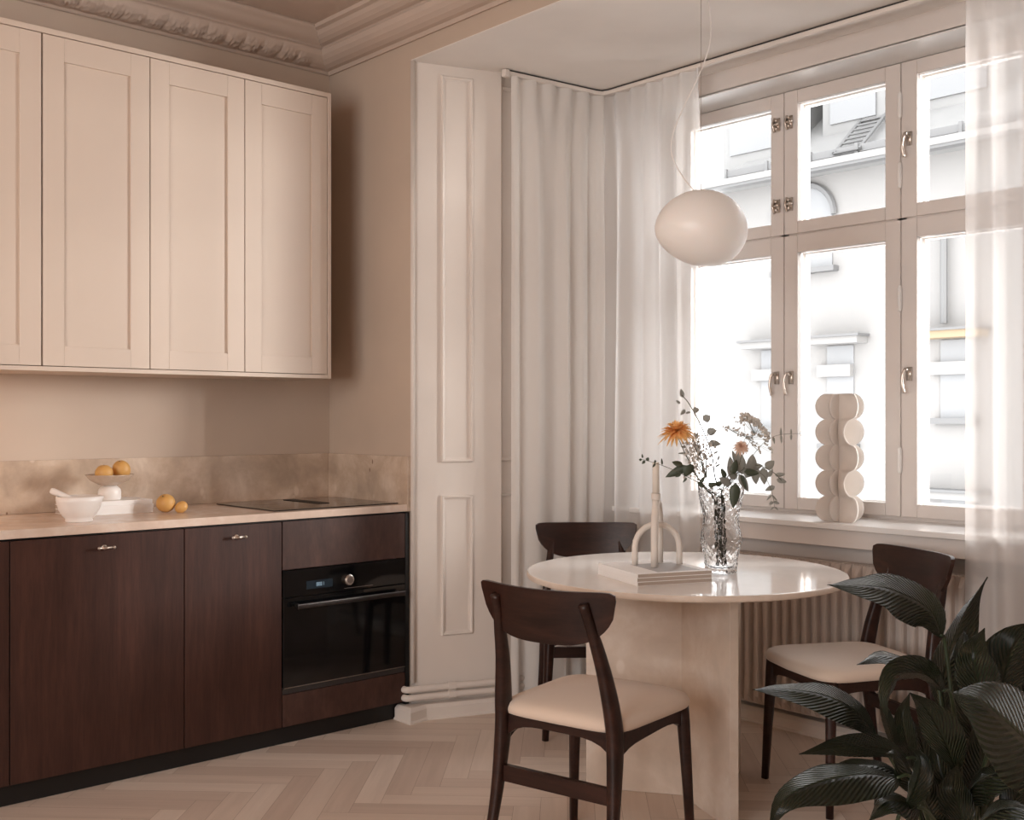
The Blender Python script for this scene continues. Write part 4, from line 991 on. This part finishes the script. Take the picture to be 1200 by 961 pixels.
# ------------------------------------------------------------------ peace lily
PC = cw(.99, 2.42)
pl = empty('peace_lily', (PC.x, PC.y, 0)); tag(pl, 'large dark green glossy-leaved plant in a pot at the lower right corner', 'plant')
bm = BM(); lathe(bm, [(.115, .001), (.125, .006), (.14, .12), (.155, .25), (.16, .27), (.15, .272), (.142, .262), (.135, .24)], 40); obj('pot', bm, M['pot'], pl, smooth=True)
bm = BM(); lathe(bm, [(.138, .235), (.11, .245), (.05, .25)], 30); obj('soil', bm, M['soil'], pl, smooth=True)
def big_leaf(pts, wpx, roll=0., fold=.25, wavy=.1, wrk=None, pet=True, root=None, n=22, peak=.42, curl=0., sharp=1.1):
    """pts: (px,py,Z) from the base of the blade to its tip; wpx: full width in photo px at the first point's depth"""
    P = bez([at(*q) for q in pts], 10); Ln = sum((a - b_).length for a, b_ in zip(P, P[1:])); m_ = len(P)
    cum = [0]
    for a, b_ in zip(P, P[1:]): cum.append(cum[-1] + (b_ - a).length)
    o0 = Vector((PC.x, PC.y, 0)); bm = BM(); uvl = bm.loops.layers.uv.new('UVMap'); rows = []; W = wpx * pts[0][2] / 1293. / 2
    K = 6
    for i in range(n + 1):
        s = Ln * i / n; k = max(j for j in range(m_) if cum[j] <= s + 1e-9); k = min(k, m_ - 2); p = P[k].lerp(P[k + 1], (s - cum[k]) / max(1e-9, cum[k + 1] - cum[k]))
        t = (P[min(k + 2, m_ - 1)] - P[max(k - 1, 0)]).normalized(); u = i / n
        view = (p - CAM).normalized()
        side = t.cross(view)
        if side.length < .05: side = t.cross(U)
        side.normalize(); nn = side.cross(t).normalized()      # roughly facing away/towards camera
        ro = roll if not isinstance(roll, (tuple, list)) else roll[0] + (roll[1] - roll[0]) * u
        sd = side * math.cos(ro) + nn * math.sin(ro); up = nn * math.cos(ro) - side * math.sin(ro)
        a_ = u / peak if u < peak else 1 - (u - peak) / (1 - peak)
        prof_ = math.sin(min(1, max(0, a_)) * PI / 2) ** (.75 if u < peak else sharp)
        wv = W * max(.012, prof_) / max(.5, math.cos(ro)); row = []
        for j in range(-K, K + 1):
            q = j / K; yy = -abs(q) * fold * wv * 1.0 + curl * wv * q * q; rip = wavy * W * .35 * math.sin(u * 17 + (2 if j > 0 else 0)) * abs(q) ** 2
            row.append(bm.verts.new(p - o0 + sd * q * wv * (1 - .12 * fold) - up * (yy + rip)))
        rows.append(row)
    for i in range(n):
        for j in range(2 * K):
            f = bm.faces.new((rows[i][j], rows[i][j + 1], rows[i + 1][j + 1], rows[i + 1][j]))
            for lp_, (a_, b_) in zip(f.loops, ((i, j), (i, j + 1), (i + 1, j + 1), (i + 1, j))): lp_[uvl].uv = (b_ / (2 * K), a_ / n * (Ln / .35))
    lf = obj('leaf', bm, M['leaf'], pl, smooth=True, solid=.0009)
    if pet:
        rt = o0 + Vector((random.uniform(-.05, .05), random.uniform(-.05, .05), .245)) if root is None else at(*root)
        b0 = P[0]; tdir = (P[1] - P[0]).normalized()
        mid_ = rt.lerp(b0, .55) + (rt - b0).cross(U).normalized() * random.uniform(-.01, .01)
        if (b0 - rt).length > .12: pth_ = bez([rt, mid_, b0 - tdir * .03, b0 + tdir * .012], 5)
        else: pth_ = [rt, b0]
        bm = BM(); m2 = len(pth_); tube(bm, [p - o0 for p in pth_], [.0062 - .003 * i / m2 for i in range(m2)], 8); obj('stalk', bm, M['petiole'], lf, smooth=True)
    return lf
Z = 2.4
LV = [
 ([(1104, 748, 2.40), (1090, 716, 2.36), (1046, 692, 2.30), (1004, 686, 2.26), (970, 685, 2.24)], 48, dict(roll=(-.3, -1.1), fold=.3, peak=.36)),
 ([(1108, 838, 2.46), (1106, 795, 2.46), (1118, 750, 2.46), (1134, 712, 2.48), (1157, 676, 2.50)], 47, dict(roll=(.2, 1.0), fold=.45, peak=.30, sharp=1.5)),
 ([(1160, 842, 2.30), (1146, 800, 2.28), (1141, 765, 2.28), (1154, 736, 2.30)], 50, dict(roll=.15, fold=.35, peak=.45, wavy=.05)),
 ([(1172, 832, 2.46), (1176, 790, 2.45), (1190, 755, 2.44), (1212, 728, 2.44)], 60, dict(roll=-.2, fold=.3, peak=.5)),
 ([(1262, 905, 2.06), (1215, 878, 2.02), (1178, 846, 2.00), (1148, 822, 2.00), (1116, 812, 2.02)], 92, dict(roll=-.75, fold=.12, peak=.5, sharp=.8, wavy=.06)),
 ([(1028, 864, 2.30), (1003, 834, 2.26), (965, 815, 2.22), (920, 808, 2.20), (882, 808, 2.18)], 36, dict(roll=(-.5, -1.05), fold=.3, peak=.42)),
 ([(1066, 890, 2.30), (1030, 876, 2.26), (985, 875, 2.22), (936, 884, 2.20)], 28, dict(roll=.2, fold=.35, peak=.45)),
 ([(1056, 912, 2.16), (1010, 908, 2.12), (958, 918, 2.09), (918, 938, 2.07), (900, 975, 2.07)], 48, dict(roll=(-1.0, -.5), fold=.25, peak=.45)),
 ([(1058, 910, 2.2), (1030, 898, 2.18), (990, 898, 2.16), (950, 908, 2.15)], 26, dict(roll=-1.0, fold=.3, peak=.4, wavy=.25)),
 ([(1088, 785, 2.42), (1062, 774, 2.38), (1032, 768, 2.35), (1004, 779, 2.33)], 22, dict(roll=-1.1, fold=.35, peak=.5)),
 ([(1108, 812, 2.32), (1085, 790, 2.28), (1056, 790, 2.24), (1042, 812, 2.22), (1040, 846, 2.22)], 30, dict(roll=(.1, 1.2), fold=.5, peak=.4)),
 ([(1122, 905, 2.30), (1104, 862, 2.26), (1085, 830, 2.25), (1066, 812, 2.25)], 46, dict(roll=.3, fold=.35, peak=.45)),
 ([(1072, 905, 2.36), (1062, 868, 2.34), (1058, 838, 2.34), (1066, 812, 2.35)], 26, dict(roll=.1, fold=.5, peak=.5)),
 ([(1052, 890, 2.36), (1044, 858, 2.35), (1036, 832, 2.34), (1030, 808, 2.34)], 15, dict(roll=.2, fold=.6, peak=.45)),
 ([(1078, 948, 2.14), (1058, 940, 2.11), (1036, 942, 2.09), (1018, 962, 2.08)], 30, dict(roll=-1.0, fold=.3, peak=.45)),
 ([(1128, 940, 2.3), (1148, 915, 2.27), (1178, 905, 2.24), (1212, 908, 2.22)], 34, dict(roll=1.0, fold=.3, peak=.45)),
 ([(1140, 975, 2.1), (1165, 952, 2.06), (1195, 948, 2.03), (1225, 960, 2.02)], 34, dict(roll=1.0, fold=.3, peak=.5)),
 ([(1078, 930, 2.2), (1066, 905, 2.17), (1052, 886, 2.15), (1038, 882, 2.14)], 24, dict(roll=-.9, fold=.5, peak=.5, wavy=.3)),
 ([(1060, 950, 2.12), (1074, 915, 2.10), (1078, 890, 2.10), (1066, 876, 2.12)], 26, dict(roll=.7, fold=.45, peak=.5, wavy=.3)),
 ([(1165, 812, 2.5), (1180, 790, 2.5), (1200, 778, 2.5), (1222, 776, 2.5)], 26, dict(roll=1.0, fold=.3, peak=.5)),
 ([(1122, 790, 2.44), (1124, 765, 2.43), (1128, 750, 2.43), (1130, 738, 2.43)], 20, dict(roll=.7, fold=.4, peak=.5)),
 ([(1150, 900, 2.42), (1140, 860, 2.42), (1128, 820, 2.42), (1120, 790, 2.44)], 44, dict(roll=.1, fold=.3, peak=.5)),
 ([(1100, 935, 2.38), (1088, 900, 2.38), (1080, 870, 2.38), (1070, 845, 2.38)], 40, dict(roll=.3, fold=.3, peak=.5)),
 ([(1140, 950, 2.36), (1150, 915, 2.36), (1150, 880, 2.38), (1144, 845, 2.4)], 46, dict(roll=-.3, fold=.3, peak=.5)),
 ([(1110, 975, 2.3), (1112, 935, 2.3), (1102, 900, 2.32), (1096, 865, 2.34)], 44, dict(roll=.1, fold=.3, peak=.5)),
 ([(1175, 960, 2.4), (1195, 925, 2.4), (1205, 890, 2.4), (1225, 860, 2.4)], 46, dict(roll=-.3, fold=.3, peak=.5)),
 ([(1090, 990, 2.3), (1084, 955, 2.3), (1088, 925, 2.3), (1080, 900, 2.3)], 40, dict(roll=.4, fold=.3, peak=.5)),
 ([(1128, 985, 2.26), (1126, 955, 2.26), (1118, 925, 2.26), (1122, 895, 2.28)], 40, dict(roll=-.2, fold=.3, peak=.5)),
 ([(1206, 850, 2.5), (1216, 812, 2.5), (1236, 780, 2.5), (1262, 760, 2.5)], 50, dict(roll=-.3, fold=.3, peak=.5)),
]
for pts, w_, kw in LV: big_leaf(pts, w_, **kw)

# ------------------------------------------------------------------ the building across the street
def on_Y(px, py, Y):
    d = F + R * ((px - 600) / 1293.) + U * ((490 - py) / 1293.); return CAM + d * (Y / d.y)
YB = 15.0
bd = empty('street_building', (-7, YB, -9)); tag(bd, 'pale plastered building with a grey metal roof seen through the window', 'building')
o0 = Vector((-7, YB, -9))
def bb(a, b_, name, m, parent=bd, **k):
    bm = BM(); box(bm, tuple(Vector(a) - o0), tuple(Vector(b_) - o0)); return obj(name, bm, M[m], parent, **k)
EZ = 5.02
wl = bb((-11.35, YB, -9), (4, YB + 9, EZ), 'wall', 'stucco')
bm = BM()   # pitched roof
sl = .75; Yr = YB + 5
v = [Vector(p) - o0 for p in ((-11.6, YB - .35, EZ), (4, YB - .35, EZ), (4, Yr, EZ + (Yr - YB + .35) * sl), (-8.4, Yr, EZ + (Yr - YB + .35) * sl), (-11.6, YB + 9.3, EZ), (4, YB + 9.3, EZ))]
vv = [bm.verts.new(p) for p in v]
bm.faces.new((vv[0], vv[1], vv[2], vv[3])); bm.faces.new((vv[0], vv[3], vv[4])); bm.faces.new((vv[3], vv[2], vv[5], vv[4])); bm.faces.new((vv[0], vv[4], vv[5], vv[1])); bm.faces.new((vv[1], vv[5], vv[2]))
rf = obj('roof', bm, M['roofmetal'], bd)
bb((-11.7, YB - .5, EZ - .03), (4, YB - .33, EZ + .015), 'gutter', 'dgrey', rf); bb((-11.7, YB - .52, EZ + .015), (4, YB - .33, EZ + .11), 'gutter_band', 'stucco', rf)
def on_roof(px, py, lift=.05):
    d = F + R * ((px - 600) / 1293.) + U * ((490 - py) / 1293.)
    # plane z = EZ + (Y-(YB-.35))*sl + lift
    t = (EZ - (YB - .35) * sl + lift - CAM.z) / (d.z - d.y * sl); return CAM + d * t
bm = BM()   # snow guard
z = EZ + .25 * sl
box(bm, tuple(Vector((-11.2, YB - .12, z + .04)) - o0), tuple(Vector((4, YB - .10, z + .15)) - o0))
x = -11.2
while x < 3.9:
    box(bm, tuple(Vector((x, YB - .14, z - .06)) - o0), tuple(Vector((x + .05, YB - .09, z + .18)) - o0)); x += .8
obj('snow_guard', bm, M['guard'], rf)
bm = BM()   # roof ladder
a0, a1 = on_roof(977, 180, .12), on_roof(1042, 100, .12); dd = (a1 - a0); off = Vector((.42, 0, 0))
for q in (0, 1): tube(bm, [a0 + off * q - o0, a1 + dd * .6 + off * q - o0], .03, 6)
for i in range(26): p = a0 + dd * 1.6 * i / 25; tube(bm, [p - o0, p + off - o0], .02, 6)
obj('roof_ladder', bm, M['dgrey'], rf)
def dormer(px, py, w_=1.3, h_=1.5):
    p = on_roof(px, py, 0); d_ = bb((p.x - w_ / 2, p.y, p.z - .1), (p.x + w_ / 2, p.y + 2.2, p.z + h_), 'dormer', 'roofmetal', rf)
    bb((p.x - w_ / 2 - .12, p.y - .15, p.z + h_), (p.x + w_ / 2 + .12, p.y + 2.3, p.z + h_ + .12), 'dormer_cap', 'dgrey', d_)
    bb((p.x - w_ / 2 + .15, p.y - .03, p.z + .15), (p.x + w_ / 2 - .15, p.y + .02, p.z + h_ - .15), 'dormer_window', 'extglass', d_)
dormer(1000, 152, 1.1, 1.8); dormer(1122, 122, 1.2, 1.9); dormer(885, 188, 1.3, 1.2)
def far_window(px0, py0, px1, py1, lintel=False, arch=False, split=None):
    a, b_ = on_Y(px0, py0, YB), on_Y(px1, py1, YB); x0, x1, z1, z0 = a.x, b_.x, a.z, b_.z
    if arch:
        bm = BM(); rr = (x1 - x0) / 2; cx = (x0 + x1) / 2; zc = z1 - rr
        pts = [(x0, z0), (x1, z0)] + [(cx + rr * math.cos(PI * k / 18), zc + rr * math.sin(PI * k / 18)) for k in range(19)]
        f_ = [bm.verts.new(Vector((x, YB - .02, z)) - o0) for x, z in pts]; g_ = [bm.verts.new(Vector((x, YB - .001, z)) - o0) for x, z in pts]
        bm.faces.new(f_); bm.faces.new(g_[::-1])
        for k in range(len(pts)): bm.faces.new((f_[k], f_[(k + 1) % len(pts)], g_[(k + 1) % len(pts)], g_[k]))
        w_ = obj('window', bm, M['extglass'], bd)
        bm = BM(); tube(bm, [Vector((cx + (rr + .04) * math.cos(PI * k / 18), YB - .04, zc + (rr + .04) * math.sin(PI * k / 18))) - o0 for k in range(19)], .05, 6); obj('arch_trim', bm, M['dgrey'], w_)
    else:
        w_ = bb((x0, YB - .02, z0), (x1, YB + .05, z1), 'window', 'extglass')
    if split:
        zz = on_Y(px0, split, YB).z; bb((x0 - .12, YB - .12, zz - .09), (x1, YB - .02, zz + .09), 'transom', 'stucco', w_)
    if lintel:
        bb((x0 - .22, YB - .30, z1 + .02), (x1 + .22, YB, z1 + .12), 'lintel', lintel, w_)
        bb((x0 - .26, YB - .34, z1 + .12), (x1 + .26, YB, z1 + .155), 'lintel_cap', 'dgrey', w_)
    bb((x0 - .1, YB - .15, z0 - .08), (x1 + .1, YB, z0), 'sill', 'dgrey', w_)
far_window(914, 226, 976, 312, arch=True)
far_window(970, 406, 1001, 520, lintel='stucco', split=435)
far_window(893, 411, 918, 500, lintel='stucco', split=440)
far_window(1103, 399, 1140, 490, lintel='extwood', split=432)
far_window(1104, 585, 1140, 680, lintel='stucco')
p = on_Y(1110, 200, YB); bm = BM(); tube(bm, [Vector((p.x, YB - .1, EZ - .9)) - o0, Vector((p.x, YB - .1, 2.6)) - o0], .05, 8); obj('downpipe', bm, M['dgrey'], bd)

# ------------------------------------------------------------------ light
wd = bpy.data.worlds.new('sky'); S.world = wd; wd.use_nodes = True
bg = wd.node_tree.nodes['Background']; bg.inputs['Color'].default_value = (.975, .985, 1.0, 1); bg.inputs['Strength'].default_value = 4.6
def area(name, loc, target, sx, sy, power, col):
    ld = bpy.data.lights.new(name, 'AREA'); ld.shape = 'RECTANGLE'; ld.size = sx; ld.size_y = sy; ld.energy = power; ld.color = col
    o = bpy.data.objects.new(name, ld); C.objects.link(o); o.location = loc; o.rotation_euler = (Vector(target) - Vector(loc)).to_track_quat('-Z', 'Y').to_euler(); return o
area('street_fill_panel', (4.2, 8.6, 2.9), (-3.9, 2.0, 1.5), 3.0, 2.6, 3100, (1.0, .96, .915))  # added light panel out of view, lifts the kitchen and alcove
area('rear_fill_panel', (-.8, -2.9, 1.7), (-.8, 0, 1.5), 2.6, 1.6, 25, (1.0, .93, .86))  # added fill light outside the unseen rear opening
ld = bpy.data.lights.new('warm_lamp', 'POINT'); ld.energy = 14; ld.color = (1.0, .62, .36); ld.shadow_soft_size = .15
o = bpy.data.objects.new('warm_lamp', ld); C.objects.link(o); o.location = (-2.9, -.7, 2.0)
ld = bpy.data.lights.new('under_cabinet_lamp', 'POINT'); ld.energy = 1.6; ld.color = (1.0, .55, .26); ld.shadow_soft_size = .05
o = bpy.data.objects.new('under_cabinet_lamp', ld); C.objects.link(o); o.location = (-4.22, .86, 1.39)
# sky portal in the window opening
ld = bpy.data.lights.new('window_portal', 'AREA'); ld.shape = 'RECTANGLE'; ld.size = 2.24; ld.size_y = 1.85; ld.cycles.is_portal = True
o = bpy.data.objects.new('window_portal', ld); C.objects.link(o); o.location = (-2.22, 4.3, 1.77); o.rotation_euler = (-PI / 2, 0, 0)
ld = bpy.data.lights.new('rear_portal', 'AREA'); ld.shape = 'RECTANGLE'; ld.size = 2.8; ld.size_y = 1.7; ld.cycles.is_portal = True
o = bpy.data.objects.new('rear_portal', ld); C.objects.link(o); o.location = (-.8, -2.76, 1.65); o.rotation_euler = (PI / 2, 0, 0)

S.view_settings.view_transform = 'Standard'; S.view_settings.look = 'None'; S.view_settings.gamma = 1; S.view_settings.use_curve_mapping = False
S.view_settings.exposure = 0.55
S.cycles.max_bounces = 10; S.cycles.diffuse_bounces = 5; S.cycles.transparent_max_bounces = 16; S.cycles.transmission_bounces = 8; S.cycles.glossy_bounces = 4
S.cycles.use_denoising = True; S.cycles.sample_clamp_indirect = 6
S.cycles.caustics_reflective = False; S.cycles.caustics_refractive = False
